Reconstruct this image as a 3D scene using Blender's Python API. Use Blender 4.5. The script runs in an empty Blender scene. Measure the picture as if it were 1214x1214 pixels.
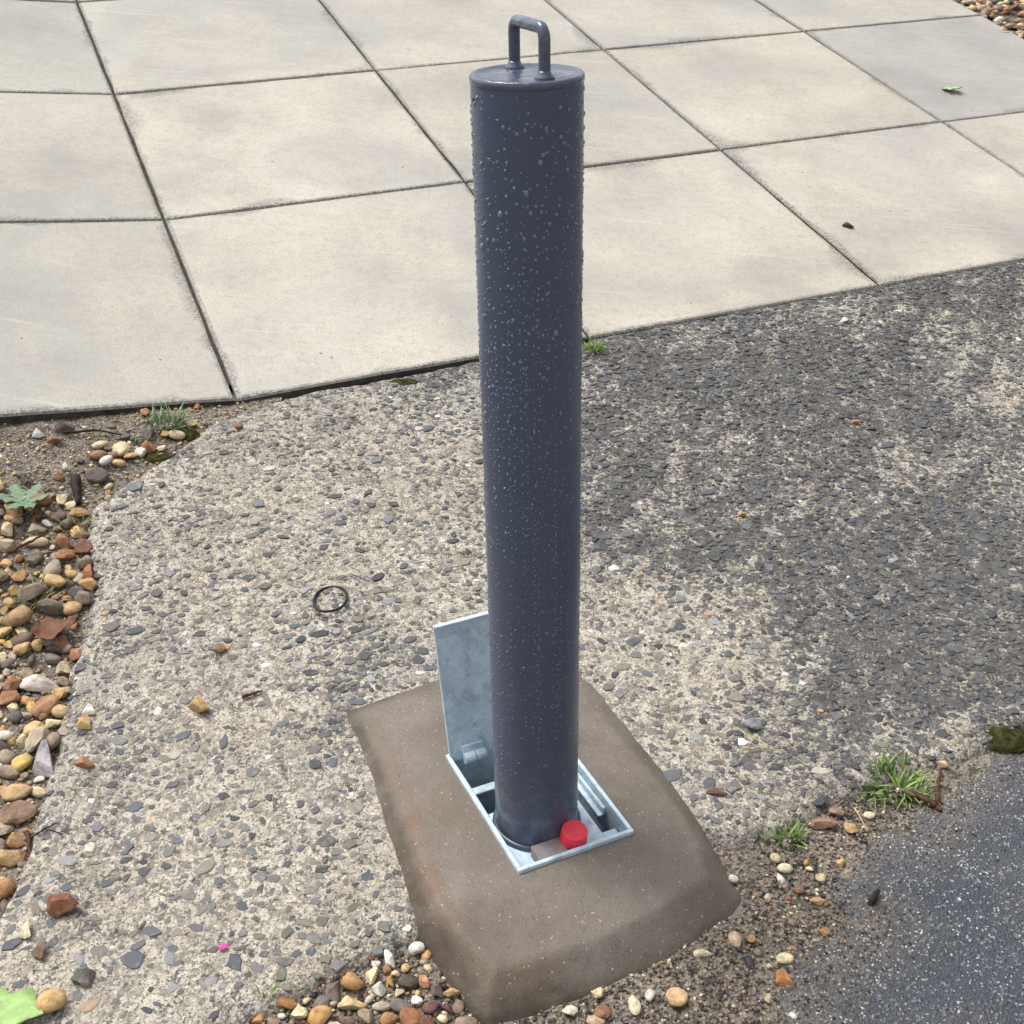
import bpy, math, random
import numpy as np
from mathutils import Matrix, Vector

random.seed(11)
rng = np.random.default_rng(11)
scene = bpy.context.scene
col = scene.collection

# ------------------------------------------------------------------ camera
FPX, CAM_Z, PITCH, ROLL = 1436.77, 0.9785, 0.5130, -0.0030
cp, sp = math.cos(PITCH), math.sin(PITCH)
FWD = np.array([0, cp, -sp]); _r = np.array([1.0, 0, 0]); _u = np.array([0, sp, cp])
RT = math.cos(ROLL) * _r + math.sin(ROLL) * _u
UP = -math.sin(ROLL) * _r + math.cos(ROLL) * _u
CAM = np.array([0, 0, CAM_Z])
cd = bpy.data.cameras.new('camera'); cam = bpy.data.objects.new('camera', cd); col.objects.link(cam)
cam.matrix_world = Matrix(((RT[0], UP[0], -FWD[0], 0), (RT[1], UP[1], -FWD[1], 0), (RT[2], UP[2], -FWD[2], CAM_Z), (0, 0, 0, 1)))
cd.sensor_width = 36; cd.lens = FPX / 1214 * 36; cd.clip_start = 0.02; cd.clip_end = 500
scene.camera = cam
scene.render.resolution_x = scene.render.resolution_y = 1024

# ------------------------------------------------------------------ world, sun, exposure (bright overcast day)
SUN_EL, SUN_AZ = math.radians(62), math.radians(300)
world = bpy.data.worlds.new('World'); scene.world = world; world.use_nodes = True
wn = world.node_tree; wn.nodes.clear()
wo = wn.nodes.new('ShaderNodeOutputWorld'); wb = wn.nodes.new('ShaderNodeBackground')
sk = wn.nodes.new('ShaderNodeTexSky'); sk.sky_type = 'NISHITA'; sk.sun_disc = False
sk.sun_elevation = SUN_EL; sk.sun_rotation = SUN_AZ; sk.air_density = 1.0; sk.dust_density = 4.0; sk.ozone_density = 1.0
hs = wn.nodes.new('ShaderNodeHueSaturation'); hs.inputs['Saturation'].default_value = 0.22   # cloud cover: nearly colourless sky
wn.links.new(sk.outputs[0], hs.inputs['Color']); wn.links.new(hs.outputs[0], wb.inputs['Color'])
wb.inputs['Strength'].default_value = 0.13
wn.links.new(wb.outputs[0], wo.inputs['Surface'])
sd = bpy.data.lights.new('sun', 'SUN'); sd.energy = 1.3; sd.angle = math.radians(20); sd.color = (1.0, 0.965, 0.91)
sun = bpy.data.objects.new('sun', sd); col.objects.link(sun)
sdir = Vector((math.sin(SUN_AZ) * math.cos(SUN_EL), math.cos(SUN_AZ) * math.cos(SUN_EL), math.sin(SUN_EL)))
sun.rotation_euler = sdir.to_track_quat('Z', 'Y').to_euler(); sun.location = sdir * 20
vs = scene.view_settings
vs.view_transform = 'Standard'; vs.look = 'None'; vs.gamma = 1; vs.use_curve_mapping = False; vs.exposure = 0.8

# ------------------------------------------------------------------ helpers: noise, survey, meshes
_tab = np.random.default_rng(3).random((256, 256))
def vnoise(x, y):
    x = np.asarray(x, float); y = np.asarray(y, float)
    ix = np.floor(x).astype(int); iy = np.floor(y).astype(int); fx = x - ix; fy = y - iy
    fx = fx * fx * (3 - 2 * fx); fy = fy * fy * (3 - 2 * fy)
    g = lambda a, b: _tab[a & 255, b & 255]
    return (g(ix, iy) * (1 - fx) + g(ix + 1, iy) * fx) * (1 - fy) + (g(ix, iy + 1) * (1 - fx) + g(ix + 1, iy + 1) * fx) * fy
def fbm(x, y, sc, oct=4, off=0.0):
    r = 0; a = 0.5; x = np.asarray(x) * sc + off * 17.3 + 900; y = np.asarray(y) * sc + off * 9.1 + 900
    for _ in range(oct):
        r = r + a * (vnoise(x, y) - 0.5) * 2; x = x * 2.03 + 5.1; y = y * 2.03 + 1.7; a *= 0.5
    return r
def sstep(a, b, x):
    t = np.clip((np.asarray(x, float) - a) / (b - a), 0, 1); return t * t * (3 - 2 * t)

GX, GY, GA, SLW, SLD = -0.4798, 1.9351, 0.3974, 0.6833, 0.6619   # footpath corner, heading, flag size
ca, sa = math.cos(GA), math.sin(GA)
def st(x, y):
    dx = np.asarray(x, float) - GX; dy = np.asarray(y, float) - GY
    return dx * ca + dy * sa, -dx * sa + dy * ca
def xy(s, t): return GX + s * ca - t * sa, GY + s * sa + t * ca
Z0 = 0.115
def z_path(s, t): return Z0 + 0.01676 * s + 0.2182 * t + 0.115 * np.maximum(0, -s)
def z_conc(x, y):
    s, t = st(x, y)
    s = np.clip(s, -3, 6); t2 = np.clip(t, -4, 0.1)
    return Z0 - 0.007 + 0.002 * np.clip(s, 0, 2) + 0.01676 * s + 0.05 * t2 + 0.13 * (np.log1p(np.exp((t2 + 0.62) * 12)) / 12 - 0.62) + 0.098 * np.clip(-s, 0, 1.2) * sstep(-0.45, 0, t)
def z_soil(x, y): return z_conc(x, y) - 0.015 + 0.011 * sstep(-0.22, -0.02, st(x, y)[1]) + 0.005 * fbm(x, y, 9, 3, 1) + 0.0025 * fbm(x, y, 60, 3, 2)
def at(px, py, zf=z_conc):
    """photograph survey point -> the ground point it shows"""
    d = FWD + RT * (px - 607) / FPX - UP * (py - 607) / FPX
    g = lambda k: CAM_Z + d[2] * k - float(zf(d[0] * k, d[1] * k))
    k0 = 0.6; k1 = k0
    while g(k1) > 0 and k1 < 30: k0 = k1; k1 *= 1.12
    for _ in range(22):
        m = (k0 + k1) / 2
        if g(m) > 0: k0 = m
        else: k1 = m
    return CAM + d * k1
def path_z(x, y): return z_path(*st(x, y))
def ppm(P): return FPX / float((np.asarray(P) - CAM) @ FWD)
def poly(pts, zf=z_conc): return np.array([at(a, b, zf)[:2] for a, b in pts])
def sdist(x, y, P):
    """signed distance to polygon, positive inside"""
    x = np.asarray(x, float); y = np.asarray(y, float)
    d2 = np.full(x.shape, 1e9); ins = np.zeros(x.shape, bool)
    for k in range(len(P)):
        ax, ay = P[k - 1]; bx, by = P[k]; ex, ey = bx - ax, by - ay
        t = np.clip(((x - ax) * ex + (y - ay) * ey) / (ex * ex + ey * ey + 1e-12), 0, 1)
        d2 = np.minimum(d2, (x - ax - t * ex) ** 2 + (y - ay - t * ey) ** 2)
        c = (ay > y) != (by > y)
        ins ^= c & (x < ex * (y - ay) / (ey if abs(ey) > 1e-12 else 1e-12) + ax)
    return np.where(ins, 1, -1) * np.sqrt(d2)

def link(o, parent=None):
    col.objects.link(o)
    if parent is not None: o.parent = parent
    return o
def tag(o, label=None, cat=None, group=None, kind=None):
    if label: o['label'] = label
    if cat: o['category'] = cat
    if group: o['group'] = group
    if kind: o['kind'] = kind
    return o
def empty(name, loc):
    o = bpy.data.objects.new(name, None); o.location = loc; o.empty_display_size = 0.05; return link(o)
def fastmesh(name, V, loops, tot, smooth=False):
    me = bpy.data.meshes.new(name); V = np.asarray(V, np.float32); loops = np.asarray(loops, np.int32); tot = np.asarray(tot, np.int32)
    me.vertices.add(len(V)); me.vertices.foreach_set('co', V.ravel())
    me.loops.add(len(loops)); me.loops.foreach_set('vertex_index', loops)
    me.polygons.add(len(tot)); st_ = np.concatenate(([0], np.cumsum(tot)[:-1])).astype(np.int32)
    me.polygons.foreach_set('loop_start', st_); me.polygons.foreach_set('loop_total', tot)
    me.polygons.foreach_set('use_smooth', np.full(len(tot), smooth, bool))
    me.update(calc_edges=True); return me
def pmesh(name, V, F, mat, parent=None, smooth=False):
    me = bpy.data.meshes.new(name); me.from_pydata([tuple(v) for v in V], [], [tuple(f) for f in F])
    me.polygons.foreach_set('use_smooth', [smooth] * len(F)); me.update()
    o = bpy.data.objects.new(name, me); me.materials.append(mat); return link(o, parent)
def attr(me, name, vals, kind='FLOAT'):
    a = me.attributes.new(name, kind, 'POINT')
    v = np.asarray(vals, np.float32)
    if kind == 'FLOAT_COLOR':
        v = np.concatenate([v, np.ones((len(v), 1), np.float32)], 1); a.data.foreach_set('color', v.ravel())
    else: a.data.foreach_set('value', v)
def patch(name, P, step, zfun, mat, pad=0.03, parent=None, attrs=None, drop=None, axes=None):
    """height-field sheet over polygon P"""
    if axes is None:
        lo, hi = P.min(0) - pad - step, P.max(0) + pad + step
        xs = np.arange(lo[0], hi[0] + step, step); ys = np.arange(lo[1], hi[1] + step, step)
    else: xs, ys = axes
    X, Y = np.meshgrid(xs, ys); D = sdist(X, Y, P)
    Z = zfun(X, Y, D); ok = D > -pad
    if drop is not None: ok &= ~drop(X, Y)
    q = ok[:-1, :-1] & ok[1:, :-1] & ok[:-1, 1:] & ok[1:, 1:]
    n = X.shape[1]; idx = np.arange(X.size).reshape(X.shape)
    F = np.stack([idx[:-1, :-1][q], idx[:-1, 1:][q], idx[1:, 1:][q], idx[1:, :-1][q]], 1)
    used = np.unique(F); remap = np.full(X.size, -1); remap[used] = np.arange(len(used))
    V = np.stack([X.ravel(), Y.ravel(), Z.ravel()], 1)[used]
    me = fastmesh(name, V, remap[F].ravel(), np.full(len(F), 4), True)
    if attrs:
        for k, fn in attrs.items(): attr(me, k, fn(V[:, 0], V[:, 1]))
    o = bpy.data.objects.new(name, me); me.materials.append(mat); return link(o, parent)

# ------------------------------------------------------------------ materials
def lin(r, g, b):
    f = lambda c: (c / 255 / 12.92) if c <= 10 else ((c / 255 + 0.055) / 1.055) ** 2.4
    return (f(r), f(g), f(b))
class NT:
    def __init__(s, name):
        s.m = bpy.data.materials.new(name); s.m.use_nodes = True; s.n = s.m.node_tree.nodes; s.l = s.m.node_tree.links
        s.b = s.n['Principled BSDF']; s.tc = s.n.new('ShaderNodeTexCoord')
    def inp(s, sock, v):
        if hasattr(v, 'is_linked') or isinstance(v, bpy.types.NodeSocket): s.l.new(v, sock)
        elif isinstance(v, (tuple, list)) and len(v) == 3 and sock.type == 'RGBA': sock.default_value = (*v, 1)
        else: sock.default_value = v
    def noise(s, sc, det=4, rough=0.6, co=None, dist=0):
        t = s.n.new('ShaderNodeTexNoise'); t.inputs['Scale'].default_value = sc; t.inputs['Detail'].default_value = det
        t.inputs['Roughness'].default_value = rough; t.inputs['Distortion'].default_value = dist
        s.l.new(co or s.tc.outputs['Object'], t.inputs['Vector']); return t.outputs['Fac']
    def voro(s, sc, out='Color', feat='F1', rand=1, co=None):
        t = s.n.new('ShaderNodeTexVoronoi'); t.feature = feat; t.inputs['Scale'].default_value = sc; t.inputs['Randomness'].default_value = rand
        s.l.new(co or s.tc.outputs['Object'], t.inputs['Vector']); return t.outputs[out]
    def ramp(s, v, stops, interp='LINEAR'):
        r = s.n.new('ShaderNodeValToRGB'); r.color_ramp.interpolation = interp; e = r.color_ramp.elements
        while len(e) < len(stops): e.new(0.5)
        for k, (p, c) in enumerate(stops):
            e[k].position = p; e[k].color = (*c, 1) if isinstance(c, (tuple, list)) else (c, c, c, 1)
        s.l.new(v, r.inputs[0]); return r.outputs[0]
    def math(s, op, a, b=0.0, clamp=False):
        m = s.n.new('ShaderNodeMath'); m.operation = op; m.use_clamp = clamp
        s.inp(m.inputs[0], a); s.inp(m.inputs[1], b); return m.outputs[0]
    def mix(s, fac, a, b, mode='MIX'):
        m = s.n.new('ShaderNodeMix'); m.data_type = 'RGBA'; m.blend_type = mode
        s.inp(m.inputs[0], fac); s.inp(m.inputs[6], a); s.inp(m.inputs[7], b); return m.outputs[2]
    def attr(s, name, out='Fac'):
        a = s.n.new('ShaderNodeAttribute'); a.attribute_name = name; return a.outputs[out]
    def objcol(s):
        o = s.n.new('ShaderNodeObjectInfo'); return o.outputs['Color'], o.outputs['Random']
    def bump(s, h, strength=0.5, dist=0.002):
        b = s.n.new('ShaderNodeBump'); b.inputs['Strength'].default_value = strength; b.inputs['Distance'].default_value = dist
        s.l.new(h, b.inputs['Height']); s.l.new(b.outputs[0], s.b.inputs['Normal'])
    def done(s, color, rough=0.8, spec=0.4, **kw):
        s.inp(s.b.inputs['Base Color'], color); s.inp(s.b.inputs['Roughness'], rough); s.inp(s.b.inputs['Specular IOR Level'], spec)
        for k, v in kw.items(): s.inp(s.b.inputs[k.replace('_', ' ')], v)
        return s.m
M = {}
# cement of the apron: pale matrix, fine dark and light grains, grime film carried by the 'stain' attribute
t = NT('cement')
base = t.ramp(t.noise(14, 5, 0.65), [(0.3, lin(164, 154, 138)), (0.5, lin(183, 174, 158)), (0.72, lin(197, 189, 175))])
base = t.mix(t.math('MULTIPLY', t.ramp(t.noise(5, 3), [(0.5, 0.0), (0.68, 1.0)]), 0.35), base, lin(158, 158, 156))
wco = t.n.new('ShaderNodeVectorMath'); wco.operation = 'ADD'
nz = t.n.new('ShaderNodeTexNoise'); nz.inputs['Scale'].default_value = 160; t.l.new(t.tc.outputs['Object'], nz.inputs['Vector'])
sc_ = t.n.new('ShaderNodeVectorMath'); sc_.operation = 'SCALE'; sc_.inputs['Scale'].default_value = 0.008
t.l.new(nz.outputs['Color'], sc_.inputs[0]); t.l.new(t.tc.outputs['Object'], wco.inputs[0]); t.l.new(sc_.outputs[0], wco.inputs[1])
stn = t.attr('stain')
sep = t.n.new('ShaderNodeSeparateColor'); t.l.new(t.voro(260, co=wco.outputs[0]), sep.inputs[0])
spk = t.math('LESS_THAN', sep.outputs[0], t.math('ADD', 0.20, t.math('MULTIPLY', stn, 0.3)))
spk = t.math('MULTIPLY', spk, t.ramp(t.noise(22, 4), [(0.42, 0.15), (0.6, 1.0)]))
grain = t.mix(sep.outputs[1], lin(62, 62, 62), lin(124, 118, 108))
c = t.mix(t.math('MULTIPLY', spk, 0.75), base, grain)
sep2 = t.n.new('ShaderNodeSeparateColor'); t.l.new(t.voro(520, co=wco.outputs[0]), sep2.inputs[0])
c = t.mix(t.math('MULTIPLY', t.math('GREATER_THAN', sep2.outputs[0], 0.93), 0.8), c, lin(214, 206, 192))
c = t.mix(t.math('MULTIPLY', t.math('LESS_THAN', sep2.outputs[1], 0.14), 0.75), c, lin(70, 66, 60))
c = t.mix(t.math('MULTIPLY', t.ramp(t.noise(75, 5, 0.72, dist=0.8), [(0.48, 0.0), (0.56, 1.0)]), t.ramp(t.noise(7, 3), [(0.35, 0.4), (0.6, 0.85)])), c, t.mix(t.noise(200, 2), lin(88, 85, 80), lin(132, 126, 116)))
film = t.math('MULTIPLY', t.ramp(t.math('ADD', t.math('ADD', t.math('MULTIPLY', t.noise(45, 3, 0.7, dist=0.5), 0.75), t.math('MULTIPLY', t.noise(190, 3, 0.7), 0.7)), t.math('MULTIPLY', stn, 0.215)), [(0.78, 0.0), (0.88, 1.0)]), 0.9)
c = t.mix(film, c, t.mix(t.ramp(t.noise(230, 3, 0.7), [(0.38, 0.0), (0.62, 1.0)]), lin(46, 46, 47), lin(90, 88, 87)))
t.bump(t.math('ADD', t.noise(170, 5, 0.7), t.math('MULTIPLY', t.voro(260, 'Distance', co=wco.outputs[0]), 0.8)), 0.9, 0.0025)
M['cement'] = t.done(c, t.ramp(t.noise(60), [(0.3, 0.62), (0.7, 0.9)]), 0.35)
# stone chips, colour from the 'Col' attribute or the object colour
def stone_mat(name, useobj, n1=160, var=0.35, rough=0.55, spec=0.45, bump=0.5, bdist=0.0012):
    t = NT(name)
    if useobj:
        c, rnd = t.objcol()
        va = t.n.new('ShaderNodeVectorMath'); va.operation = 'ADD'; cb = t.n.new('ShaderNodeCombineXYZ')
        for k in range(3): t.l.new(t.math('MULTIPLY', rnd, 37.0 + 11 * k), cb.inputs[k])
        t.l.new(t.tc.outputs['Object'], va.inputs[0]); t.l.new(cb.outputs[0], va.inputs[1])
        on = t.noise; t.noise = lambda sc, det=4, rough=0.6, co=None, dist=0: on(sc, det, rough, va.outputs[0], dist)
    else: c = t.attr('Col', 'Color')
    f = t.ramp(t.noise(n1, 4, 0.65), [(0.28, 1 - var), (0.5, 1.0), (0.75, 1 + var)])
    c2 = t.mix(1.0, c, f, 'MULTIPLY')
    c2 = t.mix(t.math('MULTIPLY', t.ramp(t.noise(n1 * 0.45, 3), [(0.56, 0.0), (0.68, 1.0)]), 0.3), c2, t.mix(0.5, c, lin(215, 200, 175)))
    t.bump(t.noise(n1 * 3, 4, 0.7), bump, bdist)
    return t.done(c2, t.ramp(t.noise(n1), [(0.3, rough - 0.12), (0.7, rough + 0.15)]), spec)
M['chip'] = stone_mat('slate_chip', False, 220, 0.28, 0.52, 0.45)
M['chip_single'] = stone_mat('slate_chip_single', True, 220, 0.28, 0.52, 0.45)
M['pebble'] = stone_mat('flint_pebble', True, 1.5, 0.5, 0.5, 0.42, 0.35, 0.12)
M['pebble_mass'] = stone_mat('flint_pebble_mass', False, 75, 0.38, 0.5, 0.45)
# soil
t = NT('soil')
c = t.ramp(t.noise(26, 6, 0.7), [(0.28, lin(86, 79, 71)), (0.5, lin(136, 126, 114)), (0.72, lin(162, 153, 140))])
sep = t.n.new('ShaderNodeSeparateColor'); t.l.new(t.voro(300), sep.inputs[0])
c = t.mix(t.math('MULTIPLY', t.math('LESS_THAN', sep.outputs[0], 0.28), 0.7), c, lin(48, 46, 45))
c = t.mix(t.math('MULTIPLY', t.math('GREATER_THAN', sep.outputs[1], 0.88), 0.7), c, lin(182, 168, 145))
t.bump(t.math('ADD', t.noise(140, 6, 0.75), t.voro(300, 'Distance')), 1.0, 0.004)
M['soil'] = t.done(c, 0.85, 0.3)
# asphalt
t = NT('asphalt')
c = t.ramp(t.noise(9, 4, 0.6), [(0.3, lin(58, 63, 70)), (0.7, lin(74, 79, 85))])
c = t.mix(t.math('MULTIPLY', t.attr('dust'), t.ramp(t.noise(45, 5, 0.7), [(0.35, 0.2), (0.6, 1.0)]), True), c, lin(118, 108, 97))
sep = t.n.new('ShaderNodeSeparateColor'); t.l.new(t.voro(330), sep.inputs[0])
c = t.mix(t.math('MULTIPLY', t.math('LESS_THAN', sep.outputs[0], 0.4), 0.6), c, lin(54, 58, 65))
c = t.mix(t.math('MULTIPLY', t.math('GREATER_THAN', sep.outputs[1], 0.93), 0.5), c, lin(132, 134, 134))
sep2 = t.n.new('ShaderNodeSeparateColor'); t.l.new(t.voro(620), sep2.inputs[0])
c = t.mix(t.math('MULTIPLY', t.math('MULTIPLY', t.math('GREATER_THAN', sep2.outputs[0], 0.962), t.ramp(t.noise(30, 3), [(0.4, 0.4), (0.6, 1.0)])), 0.95), c, lin(196, 198, 198))
t.bump(t.math('ADD', t.math('MULTIPLY', t.voro(330, 'Distance'), 1.6), t.noise(250, 4, 0.7)), 0.8, 0.0020)
M['asphalt'] = t.done(c, t.ramp(t.noise(90), [(0.3, 0.45), (0.7, 0.8)]), 0.5)
# paving flags; UV spans the flag, dirt gathers along its edges
t = NT('paving')
oc, rnd = t.objcol()
big = t.ramp(t.noise(3.2, 4, 0.6), [(0.30, lin(158, 155, 149)), (0.5, lin(179, 175, 165)), (0.7, lin(191, 187, 177))])
c = t.mix(1.0, big, oc, 'MULTIPLY')
c = t.mix(t.math('MULTIPLY', t.ramp(t.noise(55, 6, 0.75), [(0.36, 1.0), (0.52, 0.0)]), 0.3), c, lin(134, 128, 120))
c = t.mix(t.math('MULTIPLY', t.ramp(t.noise(420, 3, 0.7), [(0.38, 1.0), (0.48, 0.0)]), 0.6), c, lin(118, 112, 104))
c = t.mix(t.math('MULTIPLY', t.ramp(t.noise(900, 2, 0.8), [(0.62, 0.0), (0.70, 1.0)]), 0.5), c, lin(218, 214, 206))
c = t.mix(t.math('MULTIPLY', t.ramp(t.noise(1.7, 3, 0.5, dist=1.5), [(0.48, 0.0), (0.68, 1.0)]), 0.5), c, lin(150, 148, 147))
su = t.n.new('ShaderNodeSeparateXYZ'); t.l.new(t.tc.outputs['UV'], su.inputs[0])
eu = t.math('MINIMUM', su.outputs[0], t.math('SUBTRACT', 1.0, su.outputs[0]))
ev = t.math('MINIMUM', su.outputs[1], t.math('SUBTRACT', 1.0, su.outputs[1]))
ed = t.math('MINIMUM', eu, ev)
va = t.n.new('ShaderNodeVectorMath'); va.operation = 'ADD'; cb = t.n.new('ShaderNodeCombineXYZ')
for k in range(3): t.l.new(t.math('MULTIPLY', rnd, 23.0 + 11 * k), cb.inputs[k])
t.l.new(t.tc.outputs['Object'], va.inputs[0]); t.l.new(cb.outputs[0], va.inputs[1])
wv = t.math('MULTIPLY', t.ramp(t.noise(4.5, 3, 0.6, co=va.outputs[0]), [(0.52, 0.0), (0.72, 1.0)]), 0.07)
wv = t.math('ADD', wv, 0.006)
edf = t.math('SUBTRACT', 1.0, t.math('DIVIDE', ed, wv), True)
edf = t.math('MULTIPLY', edf, t.ramp(t.noise(170, 6, 0.8), [(0.42, 0.05), (0.58, 0.85)]))
c = t.mix(edf, c, lin(84, 82, 80))
vd = t.voro(9, 'Distance')
c = t.mix(t.math('MULTIPLY', t.math('LESS_THAN', vd, 0.028), 0.7), c, lin(92, 86, 76))
mpn = t.n.new('ShaderNodeMapping'); mpn.inputs['Rotation'].default_value = (0, 0, 0.9); mpn.inputs['Scale'].default_value = (3, 60, 3); t.l.new(va.outputs[0], mpn.inputs['Vector'])
c = t.mix(t.math('MULTIPLY', t.ramp(t.noise(1.0, 4, 0.7, co=mpn.outputs[0]), [(0.6, 0.0), (0.7, 1.0)]), 0.25), c, lin(206, 202, 194))
t.bump(t.math('ADD', t.noise(500, 4, 0.7), t.math('MULTIPLY', t.voro(330, 'Distance'), 0.7)), 0.35, 0.0012)
M['paving'] = t.done(c, 0.78, 0.3)
t = NT('paving_edge')
c = t.ramp(t.noise(40, 5, 0.7), [(0.3, lin(44, 41, 37)), (0.7, lin(84, 79, 72))])
t.bump(t.noise(160, 4, 0.7), 0.8, 0.003); M['paving_edge'] = t.done(c, 0.9, 0.2)
# mortar plinth
t = NT('mortar')
c = t.ramp(t.noise(10, 6, 0.62), [(0.30, lin(100, 92, 83)), (0.5, lin(112, 104, 95)), (0.70, lin(124, 115, 106))])
c = t.mix(t.math('MULTIPLY', t.ramp(t.noise(60, 5, 0.7), [(0.4, 0.0), (0.62, 1.0)]), 0.3), c, lin(100, 89, 78))
c = t.mix(t.math('MULTIPLY', t.attr('rust'), t.ramp(t.noise(40, 5, 0.7), [(0.34, 0.15), (0.62, 0.75)]), True), c, lin(108, 80, 56))
c = t.mix(t.math('MULTIPLY', t.attr('damp'), t.ramp(t.noise(30, 4, 0.6), [(0.3, 0.5), (0.6, 1.0)]), True), c, lin(72, 63, 52))
sep = t.n.new('ShaderNodeSeparateColor'); t.l.new(t.voro(640), sep.inputs[0])
c = t.mix(t.math('MULTIPLY', t.math('GREATER_THAN', sep.outputs[0], 0.993), 0.6), c, lin(180, 170, 154))
c = t.mix(t.math('MULTIPLY', t.math('LESS_THAN', sep.outputs[1], 0.018), 0.6), c, lin(66, 60, 54))
c = t.mix(1.0, c, t.ramp(t.noise(420, 4, 0.75), [(0.3, 0.78), (0.5, 1.0), (0.7, 1.2)]), 'MULTIPLY')
t.bump(t.math('ADD', t.noise(300, 4, 0.7), t.math('MULTIPLY', t.noise(35, 4, 0.6), 2.0)), 0.5, 0.0016)
M['mortar'] = t.done(c, t.ramp(t.noise(18, 3), [(0.3, 0.5), (0.7, 0.72)]), 0.4)
# painted steel
t = NT('slate_paint')
c = t.mix(t.noise(25, 3), lin(68, 78, 98), lin(75, 85, 105))
c = t.mix(t.math('MULTIPLY', t.attr('scuff'), t.ramp(t.noise(42, 5, 0.7), [(0.45, 0.0), (0.66, 1.0)]), True), c, lin(112, 112, 118))
t.bump(t.noise(260, 3, 0.6), 0.12, 0.0006)
M['paint'] = t.done(c, t.ramp(t.noise(12, 3), [(0.3, 0.27), (0.7, 0.36)]), 0.45)
t = NT('wet_paint')
c = t.mix(t.noise(60, 3), lin(62, 70, 88), lin(84, 92, 110))
t.bump(t.noise(90, 3, 0.5), 0.55, 0.003)
M['wetpaint'] = t.done(c, t.ramp(t.noise(70, 3), [(0.35, 0.08), (0.65, 0.35)]), 0.6)
t = NT('water'); M['water'] = t.done(lin(164, 178, 202), 0.06, 0.5, Transmission_Weight=0.6, IOR=1.33)  # pale base colour stands in for sky and ground refracted in the drops
# galvanised steel
t = NT('galvanised')
sep = t.n.new('ShaderNodeSeparateColor'); t.l.new(t.voro(90), sep.inputs[0])
c = t.mix(sep.outputs[0], lin(186, 206, 220), lin(206, 224, 234))
c = t.mix(t.math('MULTIPLY', t.ramp(t.noise(34, 5, 0.7, dist=0.6), [(0.48, 0.0), (0.66, 1.0)]), 0.55), c, lin(134, 148, 156))
c = t.mix(t.math('MULTIPLY', t.ramp(t.noise(140, 4, 0.7), [(0.6, 0.0), (0.7, 1.0)]), 0.4), c, lin(88, 92, 92))
t.bump(t.noise(120, 3), 0.15, 0.001)
M['galv'] = t.done(c, t.ramp(t.noise(50, 3), [(0.3, 0.38), (0.7, 0.56)]), 0.5, Metallic=0.15)
def plain(name, rgb, rough=0.6, spec=0.4, nsc=120, var=0.15, bump=0.2, **kw):
    t = NT(name); f = t.ramp(t.noise(nsc, 4, 0.65), [(0.3, 1 - var), (0.7, 1 + var)])
    t.bump(t.noise(nsc * 2, 3), bump, 0.001)
    return t.done(t.mix(1.0, lin(*rgb), f, 'MULTIPLY'), rough, spec, **kw)
M['red'] = plain('red_plastic', (228, 60, 76), 0.5, 0.45, 60, 0.12, 0.15)
M['rubber'] = plain('black_rubber', (24, 24, 27), 0.5, 0.4)
M['voidshade'] = plain('painted_void_shade', (40, 42, 44), 0.8, 0.2)
M['block'] = plain('grey_block', (128, 122, 120), 0.7, 0.3, 90, 0.2)
M['twig'] = plain('twig_bark', (78, 50, 38), 0.75, 0.3, 200, 0.35, 0.6)
M['stick_dark'] = plain('dark_bark', (44, 34, 30), 0.75, 0.3, 200, 0.35, 0.6)
M['straw'] = plain('dry_straw', (176, 156, 112), 0.7, 0.3)
M['leaf_green'] = plain('green_leaf', (136, 166, 98), 0.5, 0.4, 70, 0.3, 0.3)
M['leaf_pale'] = plain('pale_leaf', (150, 172, 132), 0.5, 0.4, 90, 0.2, 0.3)
M['leaf_dead'] = plain('dead_leaf', (104, 66, 42), 0.65, 0.35, 80, 0.4, 0.5)
M['weed'] = plain('weed_leaf', (104, 126, 98), 0.55, 0.4, 90, 0.25, 0.3)
M['pink'] = plain('pink_scrap', (214, 70, 150), 0.6, 0.3)
def blade_mat(name, a, b):
    t = NT(name); oc = t.attr('Col', 'Color'); return t.done(oc, 0.5, 0.4)
M['grass'] = blade_mat('grass_blade', None, None)
t = NT('moss'); c = t.ramp(t.noise(120, 5, 0.7), [(0.3, lin(32, 34, 16)), (0.5, lin(62, 62, 30)), (0.72, lin(96, 98, 48))])
t.bump(t.noise(350, 4, 0.8), 1.0, 0.004); M['moss'] = t.done(c, 0.9, 0.2)

# ------------------------------------------------------------------ layout polygons
BX, BY, BH, BR = 0.0273, 1.0423, 0.8042, 0.0470                 # post: foot, height, radius
LX, LY = -0.0170, 0.002                                         # its slight lean
FX, FY, FA, FW, FD = 0.0061, 0.9454, 0.4349, 0.1430, 0.2079      # ground box: near corner, heading, size
F1 = np.array([math.cos(FA), math.sin(FA)]); F2 = np.array([-math.sin(FA), math.cos(FA)]); FO = np.array([FX, FY])
def uv(x, y): return (x - FX) * F1[0] + (y - FY) * F1[1], (x - FX) * F2[0] + (y - FY) * F2[1]
def row0(s, t=-0.008): return xy(s, t)
left_edge = [(262, 494), (215, 530), (150, 572), (106, 598), (103, 650), (112, 690), (98, 745), (84, 790), (72, 840), (66, 890), (44, 945), (38, 1000), (14, 1060), (-10, 1100), (-70, 1170), (-150, 1300)]
front_edge = [(150, 1262), (250, 1218), (330, 1184), (420, 1142), (497, 1106), (520, 1030), (700, 1010), (800, 965), (870, 996), (905, 985), (960, 958), (1040, 922), (1115, 904), (1165, 882), (1214, 858), (1300, 815), (1420, 770)]
top_edge = [row0(2.6, 0.025), row0(1.6, 0.025), row0(0.75, 0.02), row0(0.68, 0.004), row0(0.6, -0.004), row0(0.45, 0.002), row0(0.3, -0.006), row0(0.15, 0.004), row0(0.06, -0.006)]
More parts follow.
